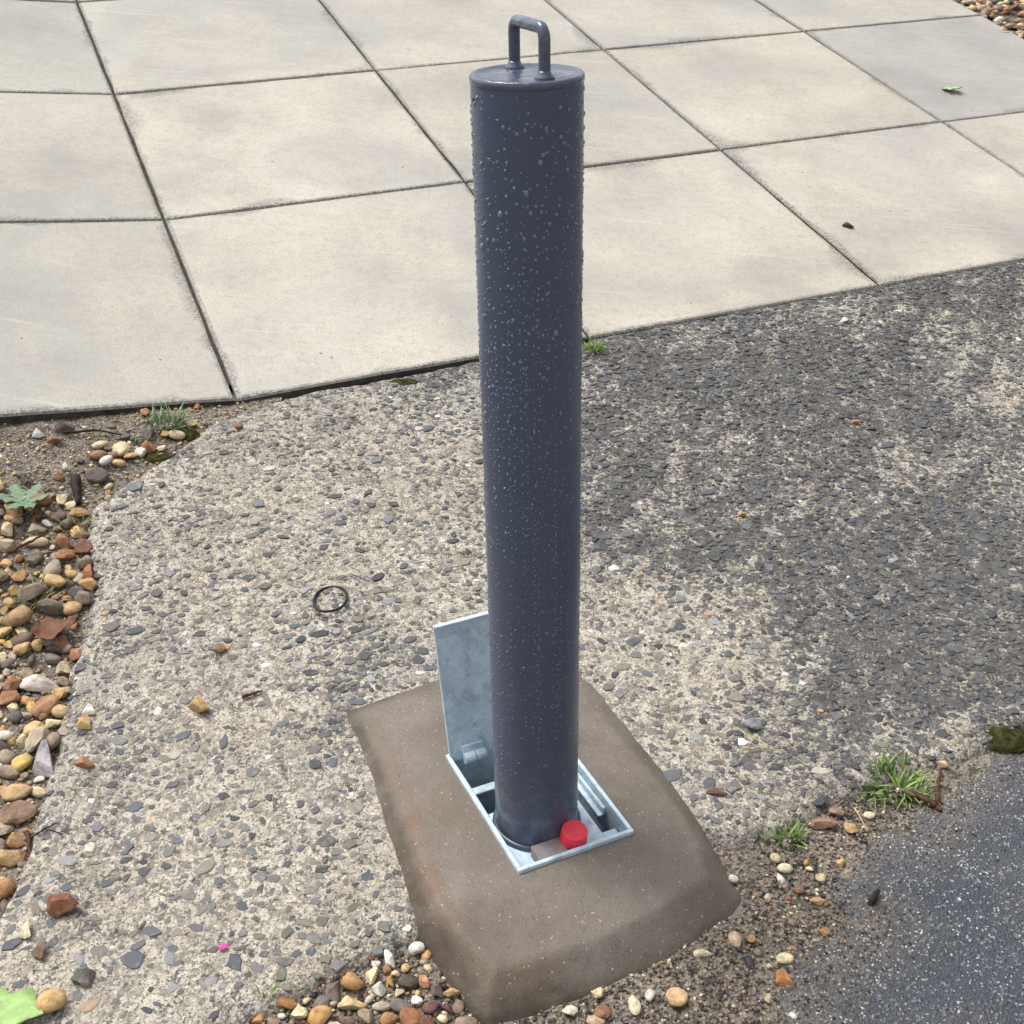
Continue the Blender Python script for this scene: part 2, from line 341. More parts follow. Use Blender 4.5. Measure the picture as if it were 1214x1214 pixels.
P_CONC = np.concatenate([poly(left_edge), poly(front_edge), np.array(top_edge)])
P_ASPH = poly([(1250, 868), (1165, 905), (1122, 945), (1080, 985), (1012, 1000), (985, 1036), (996, 1068), (1026, 1090), (1004, 1116), (945, 1112), (922, 1104), (926, 1140), (955, 1170), (930, 1214), (900, 1300), (1700, 1330), (1700, 790)], z_soil)
P_LEFT = np.concatenate([poly([(275, 488)] + left_edge[1:-1]), poly([(-320, 1170), (-520, 700)]), np.array([row0(-0.95, 0.01)])])
P_LEFT[0] = row0(0.06, 0.01)
P_FRONT = poly([(120, 1300), (250, 1212), (330, 1178), (420, 1136), (497, 1098), (560, 1100), (700, 1080), (830, 1010), (870, 980), (960, 945), (1040, 905), (1115, 885), (1214, 840), (1420, 750), (1700, 800), (1700, 1360), (120, 1360)])
PU0, PU1, PV0, PV1 = -0.105, 0.25, -0.145, 0.372
P_PLI_W = poly([(408, 848), (465, 828), (522, 808), (660, 759), (690, 798), (745, 868), (800, 935), (850, 1012), (876, 1058), (868, 1076), (800, 1120), (720, 1163), (630, 1194), (580, 1206), (563, 1200), (530, 1156), (497, 1105), (470, 1020), (440, 925)], lambda x, y: z_conc(x, y) - 0.006)
P_PLI = np.stack(uv(P_PLI_W[:, 0], P_PLI_W[:, 1]), 1)

def in_box(x, y, m=0.01):
    u, v = uv(x, y); return (u > -m) & (u < FW + m) & (v > -m) & (v < FD + m)

# ------------------------------------------------------------------ ground sheet
ax = np.concatenate([-np.geomspace(80, 1.6, 22), np.arange(-1.5, 3.2, 0.05), np.geomspace(3.3, 80, 22)])
ay = np.concatenate([-np.geomspace(80, 0.3, 22), np.arange(-0.25, 6.5, 0.05), np.geomspace(6.6, 80, 22)])
def z_ground(X, Y, D=None):
    s, t = st(X, Y); sc, tc = np.clip(s, -3, 8), np.clip(t, 0, 4.6)
    back = z_path(sc, tc) - 0.012 - 0.07 * (sstep(-1.62, -1.5, s) - sstep(4 * SLW + 0.0, 4 * SLW + 0.06, s)) * sstep(-0.05, 0.02, t) * (1 - sstep(3.7, 3.8, t))
    front = z_conc(X, Y) - 0.06
    z = front + (back - front) * sstep(-0.02, 0.05, t)
    u, v = uv(X, Y)
    return z - 0.4 * ((u > -0.1) & (u < FW + 0.1) & (v > -0.1) & (v < FD + 0.1))
big = np.array([(-90, -90), (90, -90), (90, 90), (-90, 90)])
tag(patch('ground', big, 1, z_ground, M['soil'], axes=(ax, ay)), kind='structure')

# ------------------------------------------------------------------ concrete apron with exposed slate chips
blobs = [(940, 430, .95, .30), (1130, 560, .85, .25), (760, 470, .75, .16), (640, 470, .5, .12), (860, 560, .75, .2), (1180, 700, .9, .22), (1020, 600, .7, .16),
         (900, 700, .45, .14), (1060, 780, .6, .15), (760, 640, .35, .12), (530, 450, .45, .07), (1205, 350, .75, .2), (1110, 350, .5, .16), (720, 480, .5, .12), (760, 570, .5, .13), (1010, 850, .5, .12), (1200, 800, .5, .12), (700, 640, .25, .08), (970, 880, .45, .12), (110, 560, .25, .08), (130, 760, .3, .06), (880, 820, .35, .08),
         (1010, 700, -.55, .05), (985, 650, -.4, .06), (760, 740, -.5, .12), (820, 800, -.4, .1), (1100, 850, -.5, .07), (930, 780, -.35, .06), (700, 560, -.3, .08)]
BW = [(at(a, b)[:2], w, sg) for a, b, w, sg in blobs]
def stain(x, y):
    v = np.zeros(np.shape(x))
    for P, w, sg in BW: v = v + w * np.exp(-((x - P[0]) ** 2 + (y - P[1]) ** 2) / (2 * (sg * 0.86) ** 2))
    s, t = st(x, y)
    sp_ = 0.8 * s + 0.6 * t; sq_ = -0.6 * s + 0.8 * t
    v = np.minimum(v, 1.15) * 0.72 + 0.35 * fbm(x, y, 5, 4, 5) * (0.2 + np.clip(v, 0, 1)) + 0.6 * fbm(sp_ * 0.5, sq_ * 1.6, 16, 3, 6) * np.clip(v, 0, 1)
    v = v + 0.55 * np.clip(fbm(x, y, 6.5, 3, 41) - 0.05, 0, 1)
    v = v + 0.5 * np.exp(-np.clip(-t, 0, 9) / 0.025) * sstep(-0.1, 0.3, s)
    return np.clip(v, 0, 0.9)
def z_apron(X, Y, D):
    d = D + 0.006 * fbm(X, Y, 40, 3, 7) + 0.008 * fbm(X, Y, 11, 2, 8)
    z = z_conc(X, Y) + 0.0022 * fbm(X, Y, 14, 3, 3) + 0.0012 * fbm(X, Y, 70, 2, 4)
    return z - 0.05 * (1 - sstep(-0.018, 0.004, d)) - 0.005 * (1 - sstep(0.0, 0.03, d))
dp_w = lambda x, y: sdist(x, y, P_PLI_W)
apron = patch('concrete_apron', P_CONC, 0.0075, z_apron, M['cement'], pad=0.024, attrs={'stain': stain}, drop=lambda x, y: dp_w(x, y) > 0.035)
tag(apron, 'pale concrete apron with exposed slate chips around the bollard', kind='structure')

# chips: dart throwing, big ones first
CX0, CX1, CY0, CY1 = -1.0, 1.95, 0.5, 3.4
SLATE = [((74, 78, 84), 6), ((58, 60, 63), 7), ((84, 87, 91), 6), ((100, 100, 98), 6), ((96, 95, 84), 3), ((116, 108, 96), 3), ((130, 132, 136), 2), ((78, 70, 68), 2), ((176, 170, 158), 1), ((164, 130, 100), 0.15), ((206, 202, 194), 0.4)]
SC = np.array([lin(*c) for c, _ in SLATE]); SWT = np.array([w for _, w in SLATE], float); SWT /= SWT.sum()
cell = 0.016; grid = {}
chips = []
def try_chip(x, y, r, k):
    ix, iy = int(x / cell), int(y / cell); R = 2 if r < 0.008 else 3
    for a in range(ix - R, ix + R + 1):
        for b in range(iy - R, iy + R + 1):
            for (qx, qy, qr) in grid.get((a, b), ()):
                if (qx - x) ** 2 + (qy - y) ** 2 < ((qr + r) * k) ** 2: return False
    grid.setdefault((ix, iy), []).append((x, y, r)); return True
for rr0, rr1, n in ((0.012, 0.0165, 700), (0.0088, 0.012, 6500), (0.006, 0.0088, 30000), (0.0036, 0.006, 60000)):
    X = rng.uniform(CX0, CX1, n); Y = rng.uniform(CY0, CY1, n); D = sdist(X, Y, P_CONC); DP = dp_w(X, Y)
    S = stain(X, Y); dens = np.clip(0.6 + 0.6 * S + 0.9 * fbm(X, Y, 16, 3, 11), 0.08, 1)
    s, _t = st(X, Y); dens *= np.where(X < -0.25, np.clip(0.75 + (Y - 0.9) * 0.4, 0.35, 1), 1)
    vis = np.abs(X) < 0.25 + 0.48 * Y
    keep = (D > 0.006) & (DP < -0.004) & (rng.random(n) < dens) & vis
    for x, y, sv in zip(X[keep], Y[keep], S[keep]):
        r = random.uniform(rr0, rr1) * (0.9 if sv > 0.5 else 1)
        if try_chip(x, y, r, 0.68 - 0.12 * sv): chips.append((x, y, r, sv))
chips = np.array(chips)
ph = np.array([1.0 / ((np.array([a, b, 0]) - CAM) @ FWD) for a, b in chips[:, :2]])
infr = np.array([abs((np.array([a, b, -0.03]) - CAM) @ RT) < 0.42 * ((np.array([a, b, -0.03]) - CAM) @ FWD) and abs((np.array([a, b, -0.03]) - CAM) @ UP) < 0.42 * ((np.array([a, b, -0.03]) - CAM) @ FWD) for a, b in chips[:, :2]])
hid = np.array([abs(a - BX) < 0.07 and 1.05 < b < 2.2 for a, b in chips[:, :2]])
order = np.argsort(-(chips[:, 2] * ph * infr * ~hid)); chips = chips[order]
def chip_geo(cs, n, stag):
    """outline, shoulder and top ring of each chip; returns (N, 3n, 3)"""
    N = len(cs); ang = np.linspace(0, 2 * np.pi, n, endpoint=False)[None] + rng.uniform(-0.28, 0.28, (N, n))
    rad = rng.uniform(0.58, 1.16, (N, n)); asp = rng.uniform(0.5, 0.95, (N, 1)); rot = rng.uniform(0, np.pi, (N, 1))
    lx = np.cos(ang) * rad; ly = np.sin(ang) * rad * asp
    X = lx * np.cos(rot) - ly * np.sin(rot); Y = lx * np.sin(rot) + ly * np.cos(rot)
    r = cs[:, 2:3]; h = r * rng.uniform(0.02, 0.09, (N, 1)) + 0.0002 + 0.0017 * cs[:, 3:4] * rng.random((N, 1))
    tx = rng.normal(0, 0.035, (N, 1)) * (1 + 2.6 * cs[:, 3:4]); ty = rng.normal(0, 0.035, (N, 1)) * (1 + 2.6 * cs[:, 3:4])
    rings = []
    for k, zz in ((1.08, None), (1.0, 0.55), (0.80, 1.0)):
        x = X * r * k; y = Y * r * k
        z = np.full_like(x, -0.004) if zz is None else h * zz + tx * x + ty * y
        rings.append(np.stack([x, y, z], 2))
    return np.concatenate(rings, 1)
def chip_faces(n):
    F = []
    for a in (0, n):
        for k in range(n): F.append((a + k, a + (k + 1) % n, a + n + (k + 1) % n, a + n + k))
    F.append(tuple(range(2 * n, 3 * n))); return F
def chip_z(cs):
    X, Y = cs[:, 0], cs[:, 1]; return z_apron(X, Y, sdist(X, Y, P_CONC))
def chip_cols(cs):
    c = SC[rng.choice(len(SC), len(cs), p=SWT)] * rng.uniform(0.8, 1.2, (len(cs), 1))
    dark = np.array(lin(70, 71, 74)) * rng.uniform(0.45, 1.8, (len(cs), 1))
    pale = np.array(lin(168, 160, 147)); c = c + (pale - c) * np.clip(rng.normal(0.0, 0.2, (len(cs), 1)), 0, 0.6) * (1 - cs[:, 3:4])
    return np.where(rng.random((len(cs), 1)) < cs[:, 3:4] * 1.1, dark, c)
big300, rest = chips[:300], chips[300:]
# the 300 that show largest: single pieces that share a dozen outlines
lib = []
for k in range(14):
    G = chip_geo(np.array([[0, 0, 0.01, 0.12]]), 8, 0)[0]
    me = bpy.data.meshes.new('aggregate_chip'); me.from_pydata([tuple(v) for v in G], [], chip_faces(8)); me.materials.append(M['chip_single']); lib.append(me)
for (x, y, r, sv), z, c in zip(big300, chip_z(big300), chip_cols(big300)):
    o = bpy.data.objects.new('aggregate_chip', random.choice(lib)); link(o, apron)
    o.location = (x, y, z); o.rotation_euler = (0, 0, random.uniform(0, 6.28)); k = r / 0.01; o.scale = (k, k * random.uniform(0.75, 1.1), k); o.color = (*c, 1)
n = 8
print('chips', len(chips))
G = chip_geo(rest, n, 0); G[:, :, :2] += rest[:, None, :2]; G[:, :, 2] += chip_z(rest)[:, None]
N = len(rest); offs = (np.arange(N) * 3 * n)[:, None]
fl = np.concatenate([np.array(f) for f in chip_faces(n)]); ft = np.array([len(f) for f in chip_faces(n)])
me = fastmesh('small_aggregate', G.reshape(-1, 3), (offs + fl[None]).ravel(), np.tile(ft, N))
attr(me, 'Col', np.repeat(chip_cols(rest), 3 * n, 0), 'FLOAT_COLOR'); me.materials.append(M['chip'])
tag(link(bpy.data.objects.new('small_aggregate', me), apron), kind='stuff')

# ------------------------------------------------------------------ soil strips, asphalt
zs = lambda X, Y, D: z_soil(X, Y)
border = tag(patch('gravel_border', P_LEFT, 0.008, zs, M['soil'], pad=0.03), 'gravel border with mixed flint pebbles left of the concrete', kind='structure')
verge = tag(patch('dirt_verge', P_FRONT, 0.008, zs, M['soil'], pad=0.03, drop=lambda x, y: dp_w(x, y) > 0.04), 'strip of dirt and loose gravel in front of the plinth', kind='structure')
def z_asph(X, Y, D):
    d = D + 0.045 * fbm(X, Y, 13, 4, 21) + 0.006 * fbm(X, Y, 60, 2, 22)
    return z_soil(X, Y) * 0.35 + (z_conc(X, Y) - 0.017) * 0.65 + 0.008 * sstep(-0.03, 0.03, d) - 0.014 * (1 - sstep(-0.03, 0.01, d)) + 0.0014 * fbm(X, Y, 120, 2, 23)
def dust(x, y):
    d = sdist(x, y, P_ASPH) + 0.02 * fbm(x, y, 12, 3, 24)
    return np.clip(0.95 * (1 - sstep(-0.01, 0.09, d)) + 0.9 * np.clip(fbm(x, y, 6, 4, 25) - 0.12, 0, 1), 0, 1)
tag(patch('asphalt_road', P_ASPH, 0.0065, z_asph, M['asphalt'], pad=0.06, attrs={'dust': dust}), 'dark speckled asphalt with a crumbling edge', kind='structure')

# ------------------------------------------------------------------ footpath of flags
NC0, NC1, NR = -2, 4, 5
bed = [xy(a, b) for a, b in ((NC0 * SLW, 0.012), (NC1 * SLW - 0.01, 0.012), (NC1 * SLW - 0.01, NR * SLD), (NC0 * SLW, NR * SLD))]
footpath = patch('footpath', np.array(bed), 0.06, lambda X, Y, D: path_z(X, Y) - 0.0065, M['paving_edge'], pad=0.0)
tag(footpath, 'footpath of large pale concrete flags', kind='structure')
TINT = {(3, 1): (0.78, 0.78, 0.81), (-1, 2): (0.86, 0.86, 0.86), (0, 0): (1.0, 0.985, 0.96), (1, 0): (1.03, 1.0, 0.95), (2, 0): (1.03, 1.01, 0.97), (2, 1): (1.0, 0.98, 0.93)}
def flag(ci, rj):
    g = 0.0025; T = 0.05; me = bpy.data.meshes.new('paving_slab'); m = 10
    c4 = [(ci * SLW + g, rj * SLD + g), ((ci + 1) * SLW - g, rj * SLD + g), ((ci + 1) * SLW - g, (rj + 1) * SLD - g), (ci * SLW + g, (rj + 1) * SLD - g)]
    ring = []
    for k in range(4):
        a, b = np.array(c4[k]), np.array(c4[(k + 1) % 4]); nrm = np.array([-(b - a)[1], (b - a)[0]]); nrm /= np.linalg.norm(nrm)
        for j in range(m):
            f = (j + (0 if j == 0 else random.uniform(-0.3, 0.3))) / m
            ring.append(a + (b - a) * f + nrm * (0 if j == 0 else abs(random.gauss(0, 0.0013))))
    ring = np.array(ring); cen = ring.mean(0); n = len(ring)
    dz, ka, kb = random.uniform(-0.001, 0.001), random.gauss(0, 0.0012), random.gauss(0, 0.0012)
    def P(q, dzz): 
        x, y = xy(q[0], q[1]); return (x, y, float(z_path(q[0], q[1])) + dz + ka * (q[0] - cen[0]) + kb * (q[1] - cen[1]) + dzz)
    def inset(q, d): 
        v = cen - q; return q + np.sign(v) * np.minimum(np.abs(v), d)
    V = [P(q, -T) for q in ring] + [P(q, -0.005) for q in ring] + [P(inset(q, 0.0016), -0.001) for q in ring] + [P(inset(q, 0.0055), 0) for q in ring]
    F = [(a * n + k, a * n + (k + 1) % n, (a + 1) * n + (k + 1) % n, (a + 1) * n + k) for a in range(3) for k in range(n)] + [tuple(range(3 * n, 4 * n))]
    me.from_pydata(V, [], F); me.materials.append(M['paving']); me.materials.append(M['paving_edge'])
    for k in range(n): me.polygons[k].material_index = 1
    ul = me.uv_layers.new(name='UVMap'); co = np.tile(ring, (4, 1))
    lo, hi = np.array(c4[0]), np.array(c4[2])
    for lp in me.loops: ul.data[lp.index].uv = tuple((co[lp.vertex_index] - lo) / (hi - lo))
    me.polygons.foreach_set('use_smooth', [False] * len(F)); me.update()
    o = bpy.data.objects.new('paving_slab', me); link(o, footpath)
    tt = TINT.get((ci, rj)); v = random.uniform(0.90, 1.04); o.color = (*(tt or (v, v * 0.99, v * 0.965)), 1)
for rj in range(NR):
    for ci in range(NC0, NC1): flag(ci, rj)

# ------------------------------------------------------------------ mortar plinth with the box opening
us = np.concatenate([np.linspace(-0.17, 0, 42), np.linspace(0, FW, 36)[1:], np.linspace(FW, 0.30, 38)[1:]])
vs_ = np.concatenate([np.linspace(-0.22, 0, 54), np.linspace(0, FD, 48)[1:], np.linspace(FD, 0.44, 48)[1:]])
U, Vv = np.meshgrid(us, vs_); Dp = sdist(U, Vv, P_PLI)
XW = FX + U * F1[0] + Vv * F2[0]; YW = FY + U * F1[1] + Vv * F2[1]
dn = Dp + 0.0018 * fbm(XW, YW, 26, 3, 31)
rout = np.maximum(np.maximum(-U, U - FW), np.maximum(-Vv, Vv - FD))
bank = 0.024 + 0.008 * sstep(-0.03, -0.09, Vv) - 0.013 * sstep(0.26, 0.33, Vv)
zg = z_conc(XW, YW)
low = zg - 0.001 - 0.010 * sstep(0.05, -0.08, Vv)
top = -0.0022 - 0.015 * sstep(0.0, 0.15, -Vv) - 0.003 * sstep(0.02, 0.1, U - FW) - 0.003 * sstep(0.02, 0.09, -U) + 0.0012 * fbm(XW, YW, 9, 3, 32) * np.clip(rout / 0.03, 0, 1)
top = np.maximum(top, low + 0.004)
lin_ = np.clip(dn / bank, -0.5, 3.0); prof = np.where(lin_ > 0, -np.log(np.exp(-16 * np.minimum(lin_, 2)) + np.exp(-16.0)) / 16, lin_ * 2.0); prof = np.minimum(prof, 1.0)
Zp = low + (top - low) * prof + 0.0007 * fbm(XW, YW, 60, 3, 33) * np.clip(rout / 0.01, 0, 1)
ok = Dp > -0.016
hole = (U > 1e-4) & (U < FW - 1e-4) & (Vv > 1e-4) & (Vv < FD - 1e-4)
uc = (U[:-1, :-1] + U[1:, 1:]) / 2; vc = (Vv[:-1, :-1] + Vv[1:, 1:]) / 2
q = ok[:-1, :-1] & ok[1:, :-1] & ok[:-1, 1:] & ok[1:, 1:] & ~((uc > 0) & (uc < FW) & (vc > 0) & (vc < FD))
idx = np.arange(U.size).reshape(U.shape)
F = np.stack([idx[:-1, :-1][q], idx[:-1, 1:][q], idx[1:, 1:][q], idx[1:, :-1][q]], 1)
used = np.unique(F); remap = np.full(U.size, -1); remap[used] = np.arange(len(used))
me = fastmesh('mortar_plinth', np.stack([XW.ravel(), YW.ravel(), Zp.ravel()], 1)[used], remap[F].ravel(), np.full(len(F), 4), True)
ur, vr, dr = U.ravel()[used], Vv.ravel()[used], dn.ravel()[used]
attr(me, 'rust', np.clip(0.7 * np.exp(-((dr - 0.024) / 0.012) ** 2) * sstep(0.03, -0.05, ur) * sstep(0.34, 0.22, vr) * sstep(-0.16, -0.08, vr) + 0.35 * sstep(0.1, 0.3, fbm(ur, vr, 12, 3, 35)) * sstep(0.06, -0.04, ur), 0, 1))
attr(me, 'damp', np.clip(1.0 * (1 - sstep(0.004, 0.022, dr)) * sstep(0.02, -0.04, ur) + 0.45 * (1 - sstep(0.0, 0.03, dr)) + 0.25 * sstep(0.05, 0.4, fbm(ur, vr, 6, 3, 36)), 0, 1))
me.materials.append(M['mortar'])
plinth = link(bpy.data.objects.new('mortar_plinth', me))
tag(plinth, 'brown grey mortar plinth with sloped sides round the bollard base', 'plinth')

# ------------------------------------------------------------------ generic solids
def box_geo(c, h, bev=0.0008):
    """chamfered box"""
    cx, cy, cz = c; V = []; F = []
    hx, hy, hz = h; b = min(bev, hx * 0.45, hy * 0.45, hz * 0.45)
    for sx in (-1, 1):
        for sy in (-1, 1):
            for sz in (-1, 1):
                V += [(cx + sx * (hx - b), cy + sy * (hy - b), cz + sz * hz), (cx + sx * (hx - b), cy + sy * hy, cz + sz * (hz - b)), (cx + sx * hx, cy + sy * (hy - b), cz + sz * (hz - b))]
    i = lambda sx, sy, sz, k: ((sx * 4 + sy * 2 + sz) * 3 + k)
    for sz in (0, 1): F.append([i(0, 0, sz, 0), i(1, 0, sz, 0), i(1, 1, sz, 0), i(0, 1, sz, 0)][::1 if sz else -1])
    for sy in (0, 1): F.append([i(0, sy, 0, 1), i(1, sy, 0, 1), i(1, sy, 1, 1), i(0, sy, 1, 1)][::-1 if sy else 1])
    for sx in (0, 1): F.append([i(sx, 0, 0, 2), i(sx, 1, 0, 2), i(sx, 1, 1, 2), i(sx, 0, 1, 2)][::1 if sx else -1])
    for sx in (0, 1):
        for sy in (0, 1): F.append([i(sx, sy, 0, 1), i(sx, sy, 0, 2), i(sx, sy, 1, 2), i(sx, sy, 1, 1)])
        for sz in (0, 1): F.append([i(sx, 0, sz, 0), i(sx, 0, sz, 2), i(sx, 1, sz, 2), i(sx, 1, sz, 0)])
    for sy in (0, 1):
        for sz in (0, 1): F.append([i(0, sy, sz, 0), i(0, sy, sz, 1), i(1, sy, sz, 1), i(1, sy, sz, 0)])
    for sx in (0, 1):
        for sy in (0, 1):
            for sz in (0, 1): F.append([i(sx, sy, sz, 0), i(sx, sy, sz, 1), i(sx, sy, sz, 2)])
    return V, F
def fixn(o):
    import bmesh
    bm = bmesh.new(); bm.from_mesh(o.data); bmesh.ops.recalc_face_normals(bm, faces=bm.faces); bm.to_mesh(o.data); bm.free(); return o
def boxes(name, lst, mat, parent, bev=0.0008):
    V, F = [], []
    for c, h in lst:
        v, f = box_geo(c, h, bev); n0 = len(V); V += v; F += [[k + n0 for k in q] for q in f]
    return fixn(pmesh(name, V, F, mat, parent))
def lathe(name, prof, seg, mat, parent, smooth=True, loc=None):
    V, F = [], []; a = 2 * math.pi / seg
    for r, z in prof: V += [(r * math.cos(k * a), r * math.sin(k * a), z) for k in range(seg)]
    for j in range(len(prof) - 1): F += [(j * seg + k, j * seg + (k + 1) % seg, (j + 1) * seg + (k + 1) % seg, (j + 1) * seg + k) for k in range(seg)]
    F.append(tuple(range((len(prof) - 1) * seg, len(prof) * seg))); F.append(tuple(range(seg - 1, -1, -1)))
    o = pmesh(name, V, F, mat, parent, smooth)
    if loc is not None: o.location = loc
    return o
def tube(pts, rad, seg=8, closed=False, flat=1.0):
    P = [Vector(p) for p in pts]; n = len(P); V, F = [], []
    rad = rad if hasattr(rad, '__len__') else [rad] * n
    prevn = None
    for k in range(n):
        tdir = ((P[(k + 1) % n] - P[k - 1]) if closed else (P[min(k + 1, n - 1)] - P[max(k - 1, 0)])).normalized()
        if prevn is None:
            prevn = tdir.orthogonal().normalized()
        else: prevn = (prevn - tdir * prevn.dot(tdir)).normalized()
        b = tdir.cross(prevn)
        V += [P[k] + (prevn * math.cos(2 * math.pi * j / seg) + b * flat * math.sin(2 * math.pi * j / seg)) * rad[k] for j in range(seg)]
    for k in range(n if closed else n - 1):
        a, c = k * seg, ((k + 1) % n) * seg
        F += [(a + j, a + (j + 1) % seg, c + (j + 1) % seg, c + j) for j in range(seg)]
    if not closed: F += [tuple(range(seg - 1, -1, -1)), tuple(range((n - 1) * seg, n * seg))]
    return V, F

# ------------------------------------------------------------------ ground box of galvanised steel
gb = empty('ground_box', (FX, FY, 0)); gb.rotation_euler = (0, 0, FA)
tag(gb, 'galvanised steel ground box with open hinged lid set in the plinth', 'ground box')
rw = 0.0052
boxes('rim', [((FW / 2, rw / 2, 0), (FW / 2, rw / 2, 0.003)), ((FW / 2, FD - rw / 2, 0), (FW / 2, rw / 2, 0.003)),
              ((rw / 2, FD / 2, 0), (rw / 2, FD / 2 - rw, 0.003)), ((FW - rw / 2, FD / 2, 0), (rw / 2, FD / 2 - rw, 0.003))], M['galv'], gb)
DZ = 0.16
for c, h in (((FW / 2, 0.0035, -DZ / 2 - 0.0035), (FW / 2 - 0.003, 0.0013, DZ / 2)), ((FW / 2, FD - 0.0035, -DZ / 2 - 0.0035), (FW / 2 - 0.003, 0.0013, DZ / 2)),
             ((0.0035, FD / 2, -DZ / 2 - 0.0035), (0.0013, FD / 2 - 0.006, DZ / 2)), ((FW - 0.0035, FD / 2, -DZ / 2 - 0.0035), (0.0013, FD / 2 - 0.006, DZ / 2))):
    boxes('side_wall', [(c, h)], M['galv'], gb)
boxes('bottom', [((FW / 2, FD / 2, -DZ - 0.006), (FW / 2, FD / 2, 0.002))], M['voidshade'], gb)  # bottom coloured near black: shade of the deep void put into its colour
# collar plate with a round opening for the post
PB = uv(BX, BY); ZPL = -0.017
V, F = [], []; seg = 48; u0, u1, v0, v1 = 0.0062, FW - 0.024, 0.0062, 0.112
for k in range(seg):
    a = 2 * math.pi * k / seg; c_, s_ = math.cos(a), math.sin(a)
    tu = ((u1 - PB[0]) if c_ > 0 else (PB[0] - u0)) / max(abs(c_), 1e-6); tv = ((v1 - PB[1]) if s_ > 0 else (PB[1] - v0)) / max(abs(s_), 1e-6)
    tt = max(min(tu, tv), BR * 1.02)
    for z in (ZPL, ZPL - 0.004): V += [(PB[0] + BR * 0.9 * c_, PB[1] + BR * 0.9 * s_, z), (PB[0] + tt * c_, PB[1] + tt * s_, z)]
for k in range(seg):
    a, b = 4 * k, 4 * ((k + 1) % seg); F += [(a, a + 1, b + 1, b), (a + 2, b + 2, b + 3, a + 3), (a + 1, a + 3, b + 3, b + 1)]
fixn(pmesh('collar_plate', V, F, M['galv'], gb))
boxes('front_plate', [((FW - 0.0152, 0.0185, ZPL - 0.002), (0.0086, 0.0122, 0.002))], M['galv'], gb)
boxes('cross_bar', [((FW / 2 - 0.02, 0.158, -0.022), (FW / 2 - 0.03, 0.006, 0.002)), ((FW / 2 - 0.02, 0.163, -0.034), (FW / 2 - 0.03, 0.0015, 0.012))], M['galv'], gb)
boxes('side_bracket', [((FW - 0.0078, 0.115, -0.012), (0.0022, 0.060, 0.005)), ((FW - 0.0118, 0.115, -0.0175), (0.0034, 0.060, 0.0011))], M['galv'], gb)
boxes('left_ledge', [((0.0085, 0.15, -0.012), (0.0028, 0.05, 0.0012))], M['galv'], gb)
# lid
TH = math.radians(13); LL = 0.179
o = boxes('lid', [((FW / 2, 0, LL / 2), (FW / 2 - 0.003, 0.0021, LL / 2))], M['galv'], gb, 0.0006)
o.location = (0, FD - 0.0075, -0.004); o.rotation_euler = (-TH, 0, 0); lid = o
boxes('lid_flange', [((FW / 2, -0.004, LL - 0.0016), (FW / 2 - 0.004, 0.0019, 0.0014))], M['galv'], lid, 0.0004)
for u in (0.032, 0.111):
    V, F = tube([(u - 0.014, 0, 0), (u - 0.0005, 0, 0)], 0.0070, 14); V2, F2_ = tube([(u + 0.0005, 0, 0), (u + 0.014, 0, 0)], 0.0068, 14)
    n0 = len(V); h = pmesh('hinge_barrel', V + V2, F + [tuple(k + n0 for k in f) for f in F2_], M['galv'], lid, False)
    h.location = (0, -0.0095, 0.004)
    boxes('hinge_leaf', [((u, -0.0045, 0.009), (0.014, 0.0022, 0.010))], M['galv'], lid)
# lock block and red cap
boxes('lock_block', [((0.047, 0.0200, -0.0090), (0.0175, 0.0118, 0.0076))], M['block'], gb)
pr = [(0.0162, 0), (0.0166, 0.0006), (0.0148, 0.028), (0.0147, 0.0292), (0.0140, 0.0300), (0.0116, 0.0300), (0.0110, 0.0294), (0.0002, 0.0294)]
rc = lathe('lock_cap', pr, 36, M['red'], gb, True, (0.0765, 0.0240, -0.0165)); rc['label'] = 'bright red round plastic cap'
rc.data.set_sharp_from_angle(angle=math.radians(35)); rc.rotation_euler = (math.radians(8), math.radians(3), 0)
# ------------------------------------------------------------------ the post
post = empty('bollard', (BX, BY, ZPL)); tag(post, 'dark slate grey steel post with loop handle covered in raindrops', 'bollard')
ax_ = Vector((LX, LY, 1)).normalized(); post.rotation_euler = Vector((0, 0, 1)).rotation_difference(ax_).to_euler()
HZ = BH - ZPL
prof = [(BR * 0.999, -0.05)] + [(BR, z) for z in np.linspace(0, HZ - 0.006, 60)] + [(BR * 0.9, HZ - 0.0058)]
tubeo = lathe('tube', prof, 96, M['paint'], post); tubeo.data.set_sharp_from_angle(angle=math.radians(40))
zz = np.array([v.co.z for v in tubeo.data.vertices]); attr(tubeo.data, 'scuff', np.clip(0.75 * (1 - sstep(0.02, 0.16, zz)), 0, 1))
lathe('collar', [(BR * 1.005, -0.006), (BR * 1.075, -0.006), (BR * 1.085, 0.001), (BR * 1.075, 0.0045), (BR * 1.03, 0.006), (BR * 1.003, 0.0062)], 96, M['paint'], post)
cap = lathe('cap', [(BR * 0.98, HZ - 0.0066), (BR * 1.006, HZ - 0.0062), (BR * 1.016, HZ - 0.0048), (BR * 1.018, HZ - 0.0026), (BR * 1.008, HZ - 0.0006), (BR * 0.98, HZ + 0.0006), (BR * 0.94, HZ + 0.0002), (BR * 0.90, HZ - 0.0012), (BR * 0.5, HZ - 0.001), (BR * 0.1, HZ - 0.001)], 96, M['wetpaint'], post)
